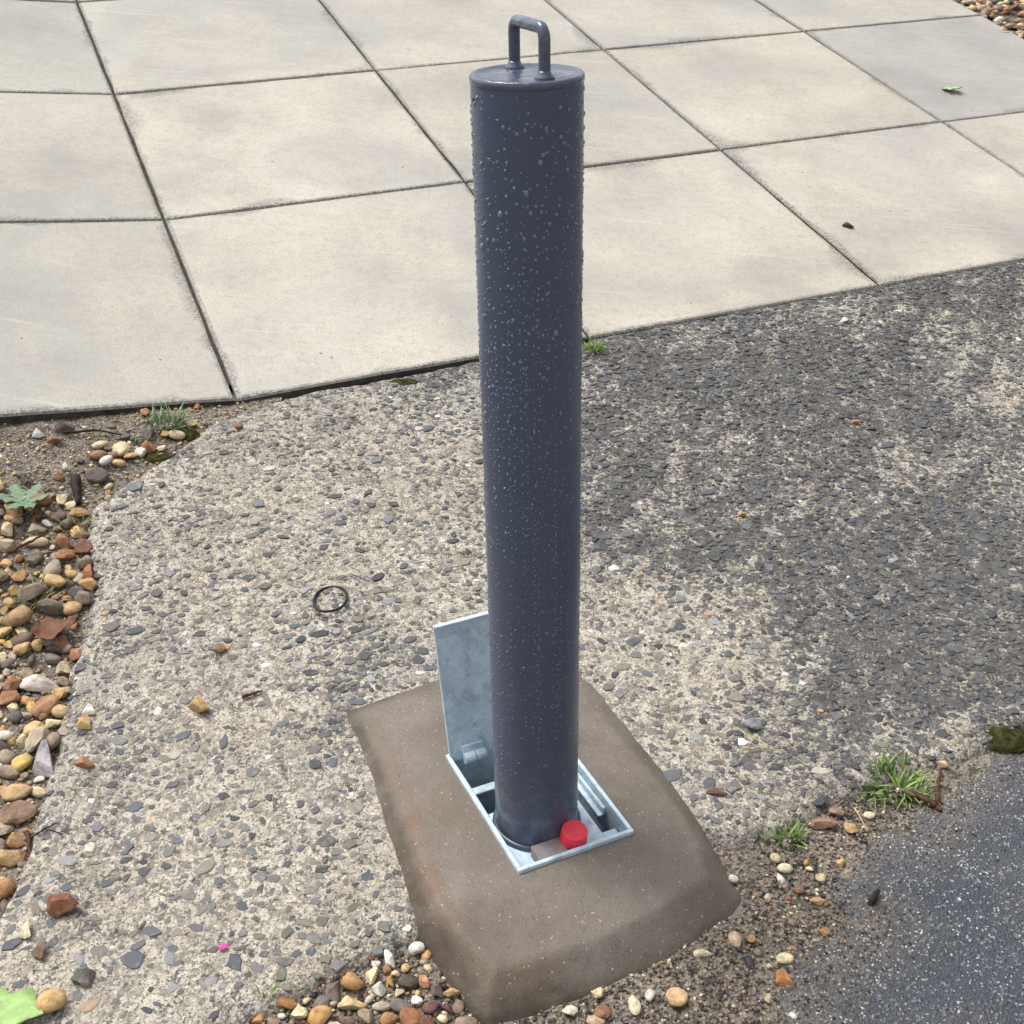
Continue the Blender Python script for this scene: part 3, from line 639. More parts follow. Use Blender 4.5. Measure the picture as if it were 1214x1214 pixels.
# loop handle: bent round bar with weld fillets
ha = np.array([-0.0100, 0.0330]); hb = np.array([0.0140, -0.0200]); HH = 0.0370; rb = 0.0085
d = (hb - ha); Ln = np.linalg.norm(d); d /= Ln
pts = []; 
def hp(a, z): p = ha + d * a; return (p[0], p[1], HZ + z)
pts.append(hp(0, -0.002)); pts += [hp(0, z) for z in (0.006, 0.014)]
for k in range(7): a = math.pi / 2 * k / 6; pts.append(hp(rb * (1 - math.cos(a)), HH - rb + rb * math.sin(a)))
for k in range(7): a = math.pi / 2 * (1 - k / 6); pts.append(hp(Ln - rb * (1 - math.cos(a)), HH - rb + rb * math.sin(a)))
pts += [hp(Ln, z) for z in (0.014, 0.006, -0.002)]
V, F = tube(pts, 0.0050, 14); hd = pmesh('handle', V, F, M['wetpaint'], post, True)
for a in (0, Ln):
    p = hp(a, 0); V, F = [], []
    lathe('weld', [(0.0088, -0.0015), (0.0078, 0.0006), (0.0064, 0.0018), (0.0055, 0.0034), (0.0049, 0.0052)], 20, M['wetpaint'], hd, True, p)
# black disc near the rim, its colour standing in for a dark lock hole
V, F = tube([(-BR * 0.93, -BR * 0.345, HZ - 0.018), (-BR * 0.95, -BR * 0.35, HZ - 0.018)], 0.0024, 12); pmesh('lock_hole_dark', V, F, M['rubber'], post, False)
# raindrops: runs down the tube, one mass
drops = []
cols_ = rng.uniform(0, 2 * np.pi, 150)
for a in cols_:
    z0 = rng.uniform(0.25, HZ - 0.02); ln = rng.uniform(0.05, 0.3); z = z0; r0 = rng.uniform(0.0006, 0.0010)
    while z > z0 - ln and z > 0.06:
        drops.append((a + rng.normal(0, 0.012), z, r0 * rng.uniform(0.7, 1.25), rng.uniform(1, 1.25))); z -= rng.uniform(0.005, 0.017)
for _ in range(2100):
    z = rng.uniform(0.03, HZ - 0.010)
    if rng.random() < 0.25 + 0.75 * sstep(0.05, 0.5, z): drops.append((rng.uniform(0, 2 * np.pi), z, rng.uniform(0.0005, 0.0009), rng.uniform(1, 1.2)))
for _ in range(420):
    z = HZ - 0.012 - abs(rng.normal(0, 0.34)); 
    if z > 0.1: drops.append((rng.uniform(0, 2 * np.pi), z, rng.uniform(0.0008, 0.0015), rng.uniform(1.0, 1.35)))
for _ in range(16):
    drops.append((rng.uniform(0, 2 * np.pi), rng.uniform(0.4, HZ - 0.03), rng.uniform(0.0016, 0.0021), rng.uniform(1.2, 1.6)))
dr = np.array(drops); seg = 7; tmpl = []
for rr, hh in ((1.0, -0.02), (0.86, 0.42), (0.45, 0.66)): tmpl += [(rr * math.cos(2 * math.pi * k / seg), rr * math.sin(2 * math.pi * k / seg), hh) for k in range(seg)]
tm = np.array(tmpl); N = len(dr); dr[:, 2] *= 1.0 + 0.3 * sstep(0.3, HZ, dr[:, 1])
jx = 1 + rng.normal(0, 0.05, (N, len(tm)))
la = tm[None, :, 0] * jx * dr[:, 2:3]; lz = tm[None, :, 1] * jx * dr[:, 2:3] * dr[:, 3:4]; lh = tm[None, :, 2] * dr[:, 2:3]
lz = lz - 0.15 * np.abs(la) * (dr[:, 3:4] - 1) * 3
A = dr[:, 0:1] + la / BR
V = np.stack([(BR + lh) * np.cos(A), (BR + lh) * np.sin(A), dr[:, 1:2] + lz], 2).reshape(-1, 3)
fc = [(a * seg + k, a * seg + (k + 1) % seg, (a + 1) * seg + (k + 1) % seg, (a + 1) * seg + k) for a in (0, 1) for k in range(seg)] + [tuple(range(2 * seg, 3 * seg))]
fl = np.concatenate([np.array(f) for f in fc]); ft = [len(f) for f in fc]
me = fastmesh('raindrops', V, ((np.arange(N) * 3 * seg)[:, None] + fl[None]).ravel(), np.tile(ft, N), True); me.materials.append(M['water'])
tag(link(bpy.data.objects.new('raindrops', me), tubeo), kind='stuff')

# ------------------------------------------------------------------ pebbles
import bmesh
def stone_mesh(name, sub, cuts, seed, mat, lump=0.12):
    rg = random.Random(seed); bm = bmesh.new(); bmesh.ops.create_icosphere(bm, subdivisions=sub, radius=1)
    off = Vector((rg.uniform(0, 50), rg.uniform(0, 50), rg.uniform(0, 50)))
    from mathutils import noise as mn
    for v in bm.verts: v.co *= 1 + lump * mn.noise(v.co * 1.3 + off) * 1.6
    for _ in range(cuts):
        nrm = Vector((rg.gauss(0, 1), rg.gauss(0, 1), rg.gauss(0, 1))).normalized(); dd = rg.uniform(0.42, 0.8)
        for v in bm.verts:
            h = v.co.dot(nrm)
            if h > dd: v.co -= nrm * (h - dd) * 0.93
    for v in bm.verts: v.co *= 1 + 0.05 * mn.noise(v.co * 4 + off)
    me = bpy.data.meshes.new(name); bm.to_mesh(me); bm.free()
    me.polygons.foreach_set('use_smooth', [True] * len(me.polygons)); me.materials.append(mat)
    if cuts > 4 and sub > 1: me.set_sharp_from_angle(angle=math.radians(24))
    return me
ROUND = [stone_mesh('pebble', 2, c, 100 + k, M['pebble']) for k, c in enumerate((0, 1, 1, 2, 2, 3))]
ANG = [stone_mesh('pebble', 3, c, 200 + k, M['pebble'], 0.2) for k, c in enumerate((5, 6, 7, 8, 9, 10, 6, 8))]
PCOL = [((184, 154, 108), 7), ((168, 128, 84), 5), ((144, 104, 72), 3.5), ((194, 176, 142), 7), ((204, 198, 186), 4), ((132, 115, 97), 6), ((108, 98, 90), 4), ((158, 145, 125), 6), ((88, 82, 79), 1.8), ((122, 80, 62), 1.6), ((176, 144, 84), 2), ((112, 88, 80), 1.5)]
PC = np.array([lin(*c) for c, _ in PCOL]) * 1.15; PW = np.array([w for _, w in PCOL], float); PW /= PW.sum()
def zsurf(x, y):
    x_, y_ = np.float64(x), np.float64(y); s, t = st(x_, y_)
    if t > 0.0 and -1.6 < s < NC1 * SLW: return float(z_path(s, t))
    if sdist(x_, y_, P_CONC) > 0.004: return float(z_conc(x_, y_))
    if sdist(x_, y_, P_ASPH) > 0.02: return float(z_asph(x_, y_, np.float64(0.1)))
    return float(z_soil(x_, y_))
placed = []
def place(o, P, a, b, h, rot=None, sink=0.25):
    o.location = (P[0], P[1], P[2] + h * (1 - sink)); o.scale = (a, b, h)
    o.rotation_euler = (random.uniform(-0.25, 0.25), random.uniform(-0.25, 0.25), random.uniform(0, 6.28) if rot is None else rot)
def loose(label, px, py, w, h, rgb, ang=True, rot=None, var=None, flat=0.62, cat='stone', name='loose_stone', sink=0.22):
    P = at(px, py + h * 0.3, zsurf); k = 1 / ppm(P)
    o = bpy.data.objects.new(name, (ANG if ang else ROUND)[var if var is not None else random.randrange(5)]); link(o)
    a = w * k / 2 * 1.06; b = h * k / 2 * 1.15; g_ = sum(rgb) / 3; o.color = (*lin(*[(q + (g_ - q) * 0.22) * 1.0 for q in rgb]), 1)
    place(o, P, a, b, min(a, b) * flat * 1.15, rot if rot is not None else random.uniform(-0.25, 0.25), sink)
    placed.append((P[0], P[1], max(a, b))); tag(o, label, cat); return o
G1 = None
for a in [
    ('ochre flint chunk with pale face lying alone on the concrete', 236, 834, 30, 24, (196, 150, 92), True, -0.3),
    ('small brown flint lying above the ochre chunk on concrete', 261, 767, 15, 15, (150, 116, 84), True, None),
    ('rusty red brown stone on the pale concrete at lower left', 76, 1068, 35, 32, (142, 82, 50), True, 0.5),
    ('orange brown square stone on the concrete beside the gravel', 101, 903, 23, 18, (166, 104, 62), True, None),
    ('yellow ochre stone touching a white stone at the concrete edge', 101, 855, 20, 18, (196, 150, 84), True, None),
    ('white chalky stone touching a yellow ochre stone', 106, 841, 20, 13, (222, 212, 196), True, None),
    ('large flat white stone at the edge of the gravel border', 50, 808, 52, 23, (214, 200, 186), True, 0.1),
    ('knobbly lilac grey stone at the edge of the gravel border', 54, 893, 34, 50, (158, 152, 154), True, None),
    ('bright yellow pebble beside the knobbly grey stone', 27, 900, 22, 29, (214, 176, 88), False, None),
    ('smooth sandy egg shaped pebble above the knobbly grey stone', 72, 842, 22, 16, (196, 164, 112), False, None),
    ('broken brown flint with pale hollow rim at the gravel edge', 24, 960, 44, 30, (146, 112, 84), True, 0.1),
    ('round tan flint behind the broken hollow flint', 20, 938, 36, 22, (188, 148, 96), False, None),
    ('tan stone lying below the broken hollow flint', 20, 993, 24, 20, (190, 142, 86), True, None),
    ('amber stone cut by the left picture edge', 4, 1048, 26, 32, (168, 112, 58), False, None),
    ('big flat ochre pebble beside the green leaf', 62, 1186, 34, 30, (204, 158, 92), False, 0.4),
    ('dark banded flint chip on the concrete at lower left', 49, 1124, 22, 20, (118, 94, 66), True, None),
    ('cream splinter of flint on the concrete at lower left', 32, 1100, 18, 22, (216, 200, 160), True, None),
    ('lumpy dark grey stone bedded in the concrete near the green leaf', 99, 1150, 26, 34, (112, 106, 98), True, 1.4),
    ('black pebble alone on the pale paving flag', 1005, 267, 13, 9, (62, 58, 54), True, None),
    ('big orange flint in the gravel strip left of the plinth', 336, 1186, 30, 22, (184, 126, 62), True, None),
    ('large amber pebble at the bottom edge left of the plinth', 381, 1204, 30, 26, (196, 140, 74), False, None),
    ('long cream flint in the gravel strip left of the plinth', 417, 1188, 32, 20, (214, 184, 128), True, 0.3),
    ('dark brown smooth stone below the corner of the concrete', 484, 1163, 25, 18, (86, 74, 66), False, None),
    ('orange stone against the plinth beside the dark brown stone', 504, 1160, 15, 19, (190, 128, 82), True, None),
    ('maroon pebble touching a smaller maroon pebble by the plinth', 512, 1193, 22, 15, (112, 70, 68), False, None),
    ('smaller maroon pebble nearest the plinth', 531, 1194, 14, 12, (98, 60, 60), True, None),
    ('round red brown pebble at the bottom edge by the plinth', 487, 1204, 27, 22, (158, 96, 56), False, None),
    ('grey brown pebble at the bottom edge under the plinth corner', 552, 1211, 28, 16, (146, 122, 98), False, None),
    ('tan pebble with pale face in the dirt in front of the plinth', 802, 1180, 26, 22, (208, 164, 112), False, None),
    ('cream oblong pebble in the dirt in front of the plinth', 752, 1188, 15, 23, (214, 200, 158), False, None),
    ('pale grey rounded pebble beside the cream oblong pebble', 771, 1178, 13, 16, (196, 190, 172), False, None),
    ('rust brown chunk in the dirt in front of the plinth', 715, 1197, 22, 18, (150, 98, 70), True, None),
    ('white and brown flint in the dirt in front of the plinth', 677, 1196, 17, 14, (218, 204, 176), True, None),
    ('long sandy pebble at the bottom edge in front of the plinth', 706, 1209, 22, 14, (196, 166, 120), False, None),
    ('orange brown stone between the plinth and the asphalt', 928, 1158, 21, 19, (186, 120, 54), True, None),
    ('cream stone just above the orange brown stone', 930, 1136, 21, 16, (222, 202, 150), False, None),
    ('long pinkish tan pebble right of the plinth corner', 872, 1110, 16, 24, (196, 164, 132), False, None),
    ('flat cream stone pressed against the front of the plinth', 832, 1128, 24, 10, (214, 196, 160), True, None),
    ('cream pebble below the small grass sprig', 930, 1029, 19, 12, (226, 212, 168), False, None),
    ('white pebble beside the right corner of the plinth', 869, 1041, 12, 11, (216, 206, 186), False, None),
    ('black pebble in the dirt right of the plinth', 888, 1138, 11, 13, (52, 52, 58), False, None),
    ('red brown flint with pale top between the two grass clumps', 978, 974, 34, 16, (156, 112, 84), True, 0.05),
    ('orange streaked stone left of the big grass clump', 1008, 978, 14, 20, (200, 148, 84), True, None),
    ('pinkish brown stone behind the red brown flint', 992, 961, 20, 14, (150, 116, 96), True, None),
    ('cream pebble below the big grass clump', 1030, 966, 14, 9, (220, 204, 158), False, None),
    ('peach coloured stone behind the big grass clump', 1116, 905, 17, 12, (200, 160, 118), True, None),
    ('white chip resting on the moss at the asphalt edge', 1170, 884, 12, 5, (224, 214, 186), False, None),
    ('brown sandy stone sitting on the dark concrete by the plinth', 849, 938, 24, 12, (118, 84, 66), True, None),
    ('flat pale grey slate chip on the dark concrete right of the post', 894, 857, 24, 16, (132, 134, 136), True, None),
    ('tiny orange stone on the dark concrete far right', 1013, 500, 12, 7, (192, 130, 96), True, None),
    ('small white stone on the dark concrete near the paving', 1000, 379, 11, 8, (206, 204, 198), True, None),
    ('small ochre stone in the middle of the dark concrete', 879, 609, 13, 8, (190, 146, 92), True, None),
    ('cream pebble at the top of the heap below the paving edge', 119, 527, 18, 12, (216, 196, 150), False, None),
    ('biggest cream pebble in the heap below the paving edge', 144, 532, 22, 19, (214, 190, 142), False, None),
    ('brown oval pebble in the heap below the paving edge', 117, 539, 20, 15, (156, 106, 66), False, None),
    ('white egg shaped pebble in the heap below the paving edge', 127, 545, 16, 17, (226, 216, 204), False, None),
    ('grey brown pebble between the cream and brown ones of the heap', 134, 538, 14, 12, (148, 122, 96), False, None),
    ('tan pebble at the bottom of the heap below the paving edge', 141, 549, 16, 11, (206, 160, 106), False, None),
    ('orange brown angular stone right of the pebble heap', 176, 528, 19, 15, (176, 110, 66), True, None),
    ('dark grey brown stone at the corner of the concrete', 116, 563, 28, 20, (98, 84, 76), False, None),
    ('yellow pebble on the moss by the paving edge', 228, 502, 13, 8, (206, 172, 96), False, None),
    ('small rust coloured stone on the concrete near the paving edge', 283, 505, 10, 8, (160, 92, 50), False, None),
    ('dark brown flat stone under the paving edge', 76, 505, 28, 16, (92, 74, 68), True, None),
    ('white chip under the paving edge', 46, 513, 15, 13, (212, 208, 204), True, None),
    ('reddish flint under the paving edge', 65, 521, 22, 12, (150, 96, 72), True, None),
    ('brick coloured stone at the gravel edge halfway down', 105, 677, 20, 19, (176, 100, 56), True, None),
    ('ochre block at the foot of the dark stick', 95, 607, 21, 16, (176, 130, 74), True, None),
    ('pinkish orange stone with a pale edge beside the dead leaf', 92, 772, 17, 23, (186, 118, 82), True, None),
    ('large smooth tan flint low in the gravel border', 22, 728, 34, 30, (172, 130, 86), False, None),
    ('long sandy beige flint in the gravel border', 44, 643, 27, 16, (204, 176, 132), False, None)]:
    loose(*a)

# the gravel itself: single pebbles on the border and strip, the small ones as one mass
PT = [s for s in placed]
def scatter(P, n, r0, r1, fac, dens=None, k=0.8):
    lo, hi = P.min(0), P.max(0); X = rng.uniform(lo[0], hi[0], n); Y = rng.uniform(lo[1], hi[1], n)
    ok = (sdist(X, Y, P) > 0.004) & (sdist(X, Y, P_CONC) < fac) & (dp_w(X, Y) < -0.004) & (rng.random(n) < (dens(X, Y) if dens else 1))
    out = []
    for x, y in zip(X[ok], Y[ok]):
        r = random.uniform(r0, r1)
        if all((x - a) ** 2 + (y - b) ** 2 > ((r + c) * k) ** 2 for a, b, c in PT): PT.append((x, y, r)); out.append((x, y, r))
    return out
bar = at(40, 560, z_soil)
sd_left = lambda X, Y: np.clip(0.10 + 0.95 * sstep(0.05, -0.07, Y - at(60, 600, z_soil)[1]), 0, 1)
pe_left = scatter(P_LEFT, 2600, 0.0105, 0.0185, -0.004, sd_left, 0.62) + scatter(P_LEFT, 4200, 0.006, 0.0105, -0.002, sd_left, 0.58)
P_STRIP = poly([(235, 1225), (330, 1186), (420, 1146), (500, 1110), (545, 1170), (572, 1212), (560, 1260), (200, 1290)], z_soil)
pe_front = scatter(P_STRIP, 500, 0.008, 0.013, -0.004, None, 0.75) + scatter(P_STRIP, 900, 0.004, 0.008, -0.002, None, 0.75)
P_DIRT = poly([(575, 1214), (720, 1170), (878, 1082), (905, 1000), (1000, 950), (1100, 915), (1080, 985), (1012, 1004), (990, 1050), (1000, 1075), (1000, 1120), (930, 1140), (950, 1190), (940, 1260), (575, 1280)], z_soil)
pe_front += scatter(P_DIRT, 150, 0.005, 0.0085, 0.0, None, 0.9)
def infr2(x, y):
    d = np.array([x, y, -0.03]) - CAM; w = d @ FWD; return abs(d @ RT) < 0.45 * w and abs(d @ UP) < 0.45 * w
def pebbles(lst, parent, nmax, massname, extra=()):
    lst = sorted(lst, key=lambda q: -(q[2] if infr2(q[0], q[1]) else 0)); single, mass = lst[:nmax], lst[nmax:] + list(extra)
    for x, y, r in single:
        o = bpy.data.objects.new('pebble', random.choice(ROUND if random.random() < 0.3 else ANG)); link(o, parent)
        c = PC[rng.choice(len(PC), p=PW)] * rng.uniform(0.8, 1.15); o.color = (*c, 1)
        place(o, (x, y, float(z_soil(x, y))), r * random.uniform(0.9, 1.25), r * random.uniform(0.7, 0.95), r * random.uniform(0.5, 0.75), None, random.uniform(0.1, 0.45))
    if mass: stone_mass(massname, parent, np.array(mass), z_soil)
tmpl_st = []
for k in range(10):
    m = stone_mesh('t', 1, (0, 3, 5, 6, 2)[k % 5], 300 + k, M['pebble_mass'], 0.15); tmpl_st.append((np.array([tuple(v.co) for v in m.vertices]), np.array([tuple(p.vertices) for p in m.polygons]))); bpy.data.meshes.remove(m)
def stone_mass(name, parent, arr, zf, pc=None, pw=None, flat=0.65, smooth=True):
    Vs, Fs, Cs = [], [], []; n0 = 0; pc = PC if pc is None else pc; pw = PW if pw is None else pw
    Z = zf(arr[:, 0], arr[:, 1]); which = rng.integers(0, 10, len(arr))
    for k in range(10):
        sel = which == k; q = arr[sel]; m = len(q)
        if not m: continue
        v, f = tmpl_st[k]; rot = rng.uniform(0, 6.28, m); tl = rng.normal(0, 0.25, m)
        x, y, z = v[:, 0][None] * rng.uniform(0.95, 1.3, (m, 1)), v[:, 1][None] * rng.uniform(0.7, 0.95, (m, 1)), v[:, 2][None] * np.full((m, 1), flat) * rng.uniform(0.75, 1.15, (m, 1))
        z2 = z + x * tl[:, None]
        X = (x * np.cos(rot)[:, None] - y * np.sin(rot)[:, None]) * q[:, 2:3] + q[:, 0:1]; Y = (x * np.sin(rot)[:, None] + y * np.cos(rot)[:, None]) * q[:, 2:3] + q[:, 1:2]
        ZZ = z2 * q[:, 2:3] + Z[sel][:, None] + q[:, 2:3] * 0.3
        Vs.append(np.stack([X, Y, ZZ], 2).reshape(-1, 3)); Fs.append((f[None] + (np.arange(m) * len(v))[:, None, None]).reshape(-1, 3) + n0); n0 += m * len(v)
        c = pc[rng.choice(len(pc), m, p=pw)] * rng.uniform(0.75, 1.2, (m, 1)); Cs.append(np.repeat(c, len(v), 0))
    F = np.concatenate(Fs); me = fastmesh(name, np.concatenate(Vs), F.ravel(), np.full(len(F), 3), smooth)
    attr(me, 'Col', np.concatenate(Cs), 'FLOAT_COLOR'); me.materials.append(M['pebble_mass'])
    return tag(link(bpy.data.objects.new(name, me), parent), kind='stuff')
small_l = [(x, y, r) for x, y, r in zip(*[a for a in (rng.uniform(P_LEFT[:, 0].min(), P_LEFT[:, 0].max(), 9000), rng.uniform(P_LEFT[:, 1].min(), P_LEFT[:, 1].max(), 9000), rng.uniform(0.0015, 0.0045, 9000))])]
small_l = [q for q, d in zip(small_l, sdist(np.array(small_l)[:, 0], np.array(small_l)[:, 1], P_LEFT)) if d > 0 and random.random() < 0.7]
pebbles(pe_left, border, 230, 'small_gravel', small_l)
pebbles(pe_front, verge, 68, 'gravel_fill')
GR = np.array([lin(*c) for c in ((44, 43, 44), (58, 55, 52), (96, 88, 78), (204, 192, 168), (160, 134, 100), (128, 116, 100), (150, 96, 62))]); GW = np.array([6, 5, 5, 2.2, 2, 4, 0.7]); GW /= GW.sum()
def grit(P, n, r0, r1, dmin=0.0):
    lo, hi = P.min(0), P.max(0); X = rng.uniform(lo[0], hi[0], n); Y = rng.uniform(lo[1], hi[1], n); ok = (sdist(X, Y, P) > dmin) & (dp_w(X, Y) < -0.002)
    return np.stack([X, Y, rng.uniform(r0, r1, n) ], 1)[ok]
stone_mass('grit', verge, np.concatenate([grit(P_DIRT, 9000, 0.0009, 0.0028), grit(P_STRIP, 2600, 0.001, 0.0035)]), z_soil, GR, GW)
asph = bpy.data.objects['asphalt_road']
ga = grit(P_ASPH, 60000, 0.0007, 0.0021, -0.02); ga = ga[rng.random(len(ga)) < 0.02 + 0.55 * dust(ga[:, 0], ga[:, 1]) ** 1.5]
ga = ga[np.abs(ga[:, 0]) < 0.35 + 0.48 * ga[:, 1]][:9000]
stone_mass('road_grit', asph, ga, lambda x, y: z_asph(x, y, sdist(x, y, P_ASPH)) - 0.0003, GR, GW)
# gravel bed beyond the far end of the footpath
E0, E1 = NC1 * SLW + 0.01, NC1 * SLW + 1.3
bedP = np.array([xy(E0, 0.6), xy(E1, 0.6), xy(E1, 4.2), xy(E0, 4.2)])
fz = lambda x, y: z_path(*st(x, y)) - 0.012
gbed = tag(patch('gravel_bed', bedP, 0.05, lambda X, Y, D: fz(X, Y), M['soil'], pad=0.0), 'brown gravel bed beyond the end of the footpath', kind='structure')
X = rng.uniform(E0 - 0.03, E1, 7000); T = rng.uniform(0.6, 4.2, 7000); bx_, by_ = xy(X, T)
stone_mass('bed_gravel', gbed, np.stack([bx_, by_, rng.uniform(0.009, 0.022, 7000)], 1), fz)

# ------------------------------------------------------------------ small things
def obj_at(name, V, F, mat, label, cat, smooth=True):
    return tag(fixn(pmesh(name, V, F, mat, None, smooth)), label, cat)
# rubber ring
P = at(392, 713, zsurf); k = 1 / ppm(P)
V, F = tube([(P[0] + 19.2 * k * math.cos(a), P[1] + 27.0 * k * (1 + 0.03 * math.sin(2 * a)) * math.sin(a), P[2] + 0.0042 + 0.0006 * math.sin(3 * a)) for a in np.linspace(0, 2 * math.pi, 48, endpoint=False)], 1.8 * k, 8, True)
obj_at('rubber_ring', V, F, M['rubber'], 'thin black rubber ring lying on the pale concrete', 'ring')
def twig(label, pts, w, mat, h=0.004, cat='twig', name='twig', forks=()):
    Q = []
    for i in range(len(pts) - 1):
        for f in np.linspace(0, 1, 5, endpoint=False): Q.append((pts[i][0] + (pts[i + 1][0] - pts[i][0]) * f, pts[i][1] + (pts[i + 1][1] - pts[i][1]) * f))
    Q.append(pts[-1]); W = []
    for a, b in Q: P = at(a, b, zsurf); W.append((P[0] + random.gauss(0, 0.0006), P[1] + random.gauss(0, 0.0006), P[2] + h + random.gauss(0, 0.0005)))
    k = 1 / ppm(W[0]); n = len(W); rad = [w * k / 2 * (1.1 - 0.6 * j / n) * random.uniform(0.85, 1.15) for j in range(n)]
    V, F = tube(W, rad, 7)
    for a in forks:
        FW_ = [];
        for (p, q) in a: P = at(p, q, zsurf); FW_.append((P[0], P[1], P[2] + h))
        v, f = tube(FW_, [w * k * 0.35] * len(FW_), 6); n0 = len(V); V = V + v; F = F + [tuple(i + n0 for i in g) for g in f]
    return obj_at(name, V, F, mat, label, cat)
twig('short reddish brown twig on the concrete right of the ochre flint', [(287, 829), (299, 825), (311, 821)], 4.5, M['twig'])
twig('thick dark brown stick standing at the gravel edge above the ochre block', [(90, 570), (92, 588), (94, 603)], 12, M['stick_dark'], 0.008, 'stick', 'stick')
twig('thin forked twig on the concrete at lower left', [(38, 996), (52, 985), (68, 978)], 2.4, M['stick_dark'], 0.003, forks=[[(52, 985), (62, 987), (74, 991)]])
twig('pale brown twig lying down the concrete at lower left', [(32, 990), (36, 1008), (38, 1022)], 5, M['twig'], 0.004)
twig('charred black stub lying on the asphalt', [(1031, 1077), (1036, 1067), (1041, 1059)], 9, M['stick_dark'], 0.005, 'stick', 'stick')
twig('brown curled root beside the big grass clump', [(1078, 945), (1092, 950), (1105, 957), (1116, 966)], 9, M['twig'], 0.006, 'root', 'root')
twig('upright brown root end right of the big grass clump', [(1109, 955), (1111, 935), (1115, 915)], 6, M['twig'], 0.006, 'root', 'root')
twig('long brown stem lying across the gravel border', [(16, 668), (38, 656), (57, 647)], 4, M['twig'], 0.02)
twig('pale dry straw lying on the dark concrete', [(880, 892), (905, 890), (934, 896)], 2.4, M['straw'], 0.006, 'straw', 'straw')
twig('thin dry straw slanting above the pale one', [(870, 868), (890, 880), (912, 892)], 1.8, M['straw'], 0.008, 'straw', 'straw')
twig('pale straw bent beside the orange streaked stone', [(1012, 962), (1020, 976), (1028, 990)], 2.2, M['straw'], 0.006, 'straw', 'straw')
twig('dark stem lying in the dirt under the paving edge', [(78, 518), (112, 515), (150, 521)], 3.4, M['stick_dark'], 0.008)
def leafblade(P, L, W, rot, mat, label, name='leaf', lobes=0, curl=0.25, cat='leaf', tilt=0.1, nseg=12):
    V, F = [], []; c, s = math.cos(rot), math.sin(rot)
    for j in range(nseg + 1):
        f = j / nseg; w = W / 2 * (math.sin(math.pi * min(1, f ** 0.8)) ** 0.75 + 0.02) * (1 + (0.32 * math.sin(f * math.pi * lobes * 2) if lobes else 0.06 * random.uniform(-1, 1)))
        for q in (-1, -0.5, 0, 0.5, 1):
            x = (f - 0.5) * L; y = w * q; z = 0.0025 + curl * L * (0.10 * q * q + 0.12 * (f - 0.5) ** 2 * 2) + (0.0016 if q == 0 else 0) + 0.0012 * random.uniform(-1, 1) + f * L * tilt
            V.append((P[0] + x * c - y * s, P[1] + x * s + y * c, P[2] + z))
    n = len(V); V += [(a, b, z - 0.0006) for a, b, z in V]
    for j in range(nseg):
        for q in range(4): a = j * 5 + q; F += [(a, a + 1, a + 6, a + 5), (n + a, n + a + 5, n + a + 6, n + a + 1)]
    for j in range(nseg): a = j * 5; F += [(a, a + 5, n + a + 5, n + a), (a + 4, n + a + 4, n + a + 9, a + 9)]
    return V, F
P = at(14, 1202, zsurf); V, F = leafblade(P, 0.075, 0.044, -0.25, M['leaf_green'], '', lobes=2)
obj_at('leaf', V, F, M['leaf_green'], 'bright green fallen leaf in the bottom left corner', 'leaf')
P = at(1128, 108, zsurf); V, F = leafblade(P, 0.055, 0.042, -0.3, M['leaf_pale'], '', lobes=3, curl=0.7)
obj_at('leaf', V, F, M['leaf_pale'], 'small pale green leaf lying on the far paving flag', 'leaf')
P = at(70, 760, zsurf); P[2] += 0.012; V, F = leafblade(P, 0.062, 0.045, 0.5, M['leaf_dead'], '', lobes=1, curl=1.3)
V = [(a + random.gauss(0, .0008), b + random.gauss(0, .0008), z + random.gauss(0, .0016)) for a, b, z in V[:65]]; V += [(a, b, z - .0006) for a, b, z in V]
obj_at('leaf', V, F, M['leaf_dead'], 'curled dead brown leaf at the edge of the gravel border', 'leaf')
P = at(265, 1125, zsurf); V, F = leafblade(P, 0.011, 0.007, 0.4, M['pink'], '', nseg=4)
obj_at('plastic_scrap', V, F, M['pink'], 'tiny pink scrap on the concrete near the bottom edge', 'scrap')
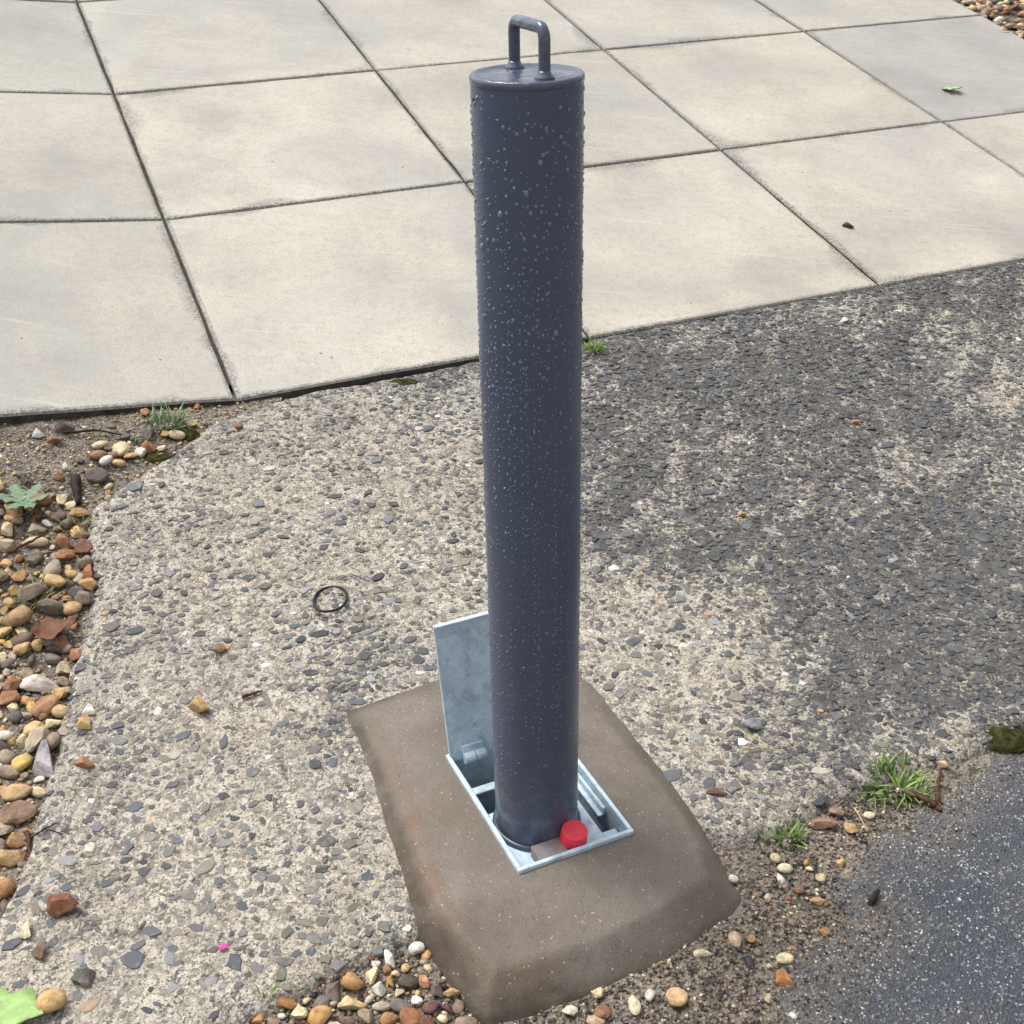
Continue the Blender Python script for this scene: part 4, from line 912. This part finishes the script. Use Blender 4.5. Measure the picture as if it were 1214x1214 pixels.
# weed rosette
P0 = at(30, 605, z_soil); V, F = [], []
for rot, L in ((2.2, .05), (1.2, .045), (0.1, .04), (-0.9, .05), (-1.7, .045), (3.1, .05)):
    c = np.array([P0[0] + 0.5 * L * math.cos(rot), P0[1] + 0.5 * L * math.sin(rot), P0[2] + 0.012]); v, f = leafblade(c, L, 0.021, rot, None, '', lobes=3, curl=0.4, tilt=0.2)
    n0 = len(V); V += v; F += [tuple(i + n0 for i in g) for g in f]
obj_at('weed', V, F, M['weed'], 'grey green weed with lobed leaves growing in the gravel border', 'weed')
def tuft(label, px, py, n, hgt, spread, w=0.0022, cat='grass', cols=((70, 104, 40), (98, 132, 56), (120, 146, 76), (132, 138, 84)), lean=(0, 0), flatk=1.0):
    V, F, C = [], [], []; P0 = at(px, py, zsurf)
    for _ in range(n):
        a = random.uniform(0, 6.28); r = spread * math.sqrt(random.random()); bx0, by0 = P0[0] + r * math.cos(a), P0[1] + r * math.sin(a) * 0.7
        z0 = zsurf(bx0, by0) - 0.002; a2 = a + random.gauss(0, 0.8); L = hgt * random.uniform(0.5, 1.15); out = random.uniform(0.3, 1.1) * flatk
        dx, dy = math.cos(a2) * out + lean[0], math.sin(a2) * out + lean[1]; n0 = len(V); m = 5; ww = w * random.uniform(0.7, 1.3)
        nx, ny = -math.sin(a2), math.cos(a2); c = np.array(lin(*random.choice(cols))) * random.uniform(0.75, 1.2)
        for j in range(m + 1):
            f = j / m; x = bx0 + dx * L * f * (0.4 + 0.6 * f); y = by0 + dy * L * f * (0.4 + 0.6 * f); z = z0 + L * (f - 0.48 * f * f * min(1.6, out)); wd = ww / 2 * (1 - f ** 2) + 0.0001
            V += [(x - nx * wd, y - ny * wd, z), (x, y, z - wd * 0.5), (x + nx * wd, y + ny * wd, z)]; C += [c * (0.85 + 0.3 * f)] * 3
        for j in range(m):
            for q in (0, 1): b = n0 + j * 3 + q; F.append((b, b + 1, b + 4, b + 3))
    o = pmesh('grass_tuft', V, F, M['grass'], None, True); attr(o.data, 'Col', np.array(C), 'FLOAT_COLOR')
    return tag(o, label, cat, 'grass tufts in the cracks')
tuft('biggest green grass clump at the edge of the asphalt', 1064, 936, 150, 0.027, 0.036, 0.0030, flatk=1.3)
tuft('small green grass sprig in the dirt right of the plinth', 934, 996, 34, 0.026, 0.014, 0.0026)
tuft('green grass tuft under the front edge of the paving', 200, 505, 80, 0.036, 0.03, 0.0024, cols=((104, 132, 88), (128, 152, 108), (90, 118, 66)))
tuft('small bright tuft at the paving edge right of the post', 703, 416, 46, 0.03, 0.018, 0.0024, cols=((128, 150, 60), (112, 136, 52)))
tuft('olive grass tuft between pebbles in the gravel border', 42, 716, 70, 0.034, 0.026, 0.002, cols=((132, 136, 70), (104, 112, 56)))
tuft('thin grass by the concrete edge near the ochre block', 84, 628, 44, 0.028, 0.02, 0.0018, cols=((112, 122, 66), (96, 108, 58)))
tuft('sparse grass at the left edge low in the gravel border', 12, 752, 30, 0.03, 0.02, 0.0018, cols=((118, 122, 70), (96, 108, 58)))
tuft('tiny clover sprig beside the pebble heap', 162, 522, 18, 0.014, 0.01, 0.003, cols=((92, 118, 66),))
tuft('few green blades in the gravel strip left of the plinth', 317, 1180, 12, 0.02, 0.012, 0.0016)
def moss(label, px, py, rx, ry, h):
    P = at(px, py, zsurf); k = 1 / ppm(P); n = 34; ys_ = np.linspace(-1.25, 1.25, n); X, Y = np.meshgrid(ys_, ys_)
    R = np.sqrt(X * X + Y * Y) + 0.35 * fbm(X, Y, 1.6, 4, px); Z = h * (1 - R ** 2) * (0.75 + 0.5 * fbm(X, Y, 6, 3, py)); Z = np.where(R > 1.15, -0.006, np.maximum(Z, -0.006))
    wx = P[0] + X * rx * k; wy = P[1] + Y * ry * k * 1.3; wz = P[2] + Z
    V = np.stack([wx.ravel(), wy.ravel(), wz.ravel()], 1); idx = np.arange(n * n).reshape(n, n)
    keep = (R[:-1, :-1] < 1.3) & (R[1:, 1:] < 1.3)
    F = np.stack([idx[:-1, :-1][keep], idx[:-1, 1:][keep], idx[1:, 1:][keep], idx[1:, :-1][keep]], 1)
    me = fastmesh('moss', V, F.ravel(), np.full(len(F), 4), True); me.materials.append(M['moss']); tag(link(bpy.data.objects.new('moss', me)), label, 'moss', 'moss cushions')
moss('dark olive moss cushion where the asphalt meets the concrete', 1187, 872, 27, 14, 0.010)
moss('small green moss patch at the paving edge left of the post', 481, 452, 16, 5, 0.006)
moss('moss patch under the grass tuft at the paving edge', 205, 512, 26, 9, 0.006)
moss('moss strip along the concrete edge beside the pebble heap', 184, 540, 18, 8, 0.005)

scene.render.engine = 'CYCLES'
scene.cycles.max_bounces = 5; scene.cycles.diffuse_bounces = 2; scene.cycles.glossy_bounces = 2; scene.cycles.transmission_bounces = 4
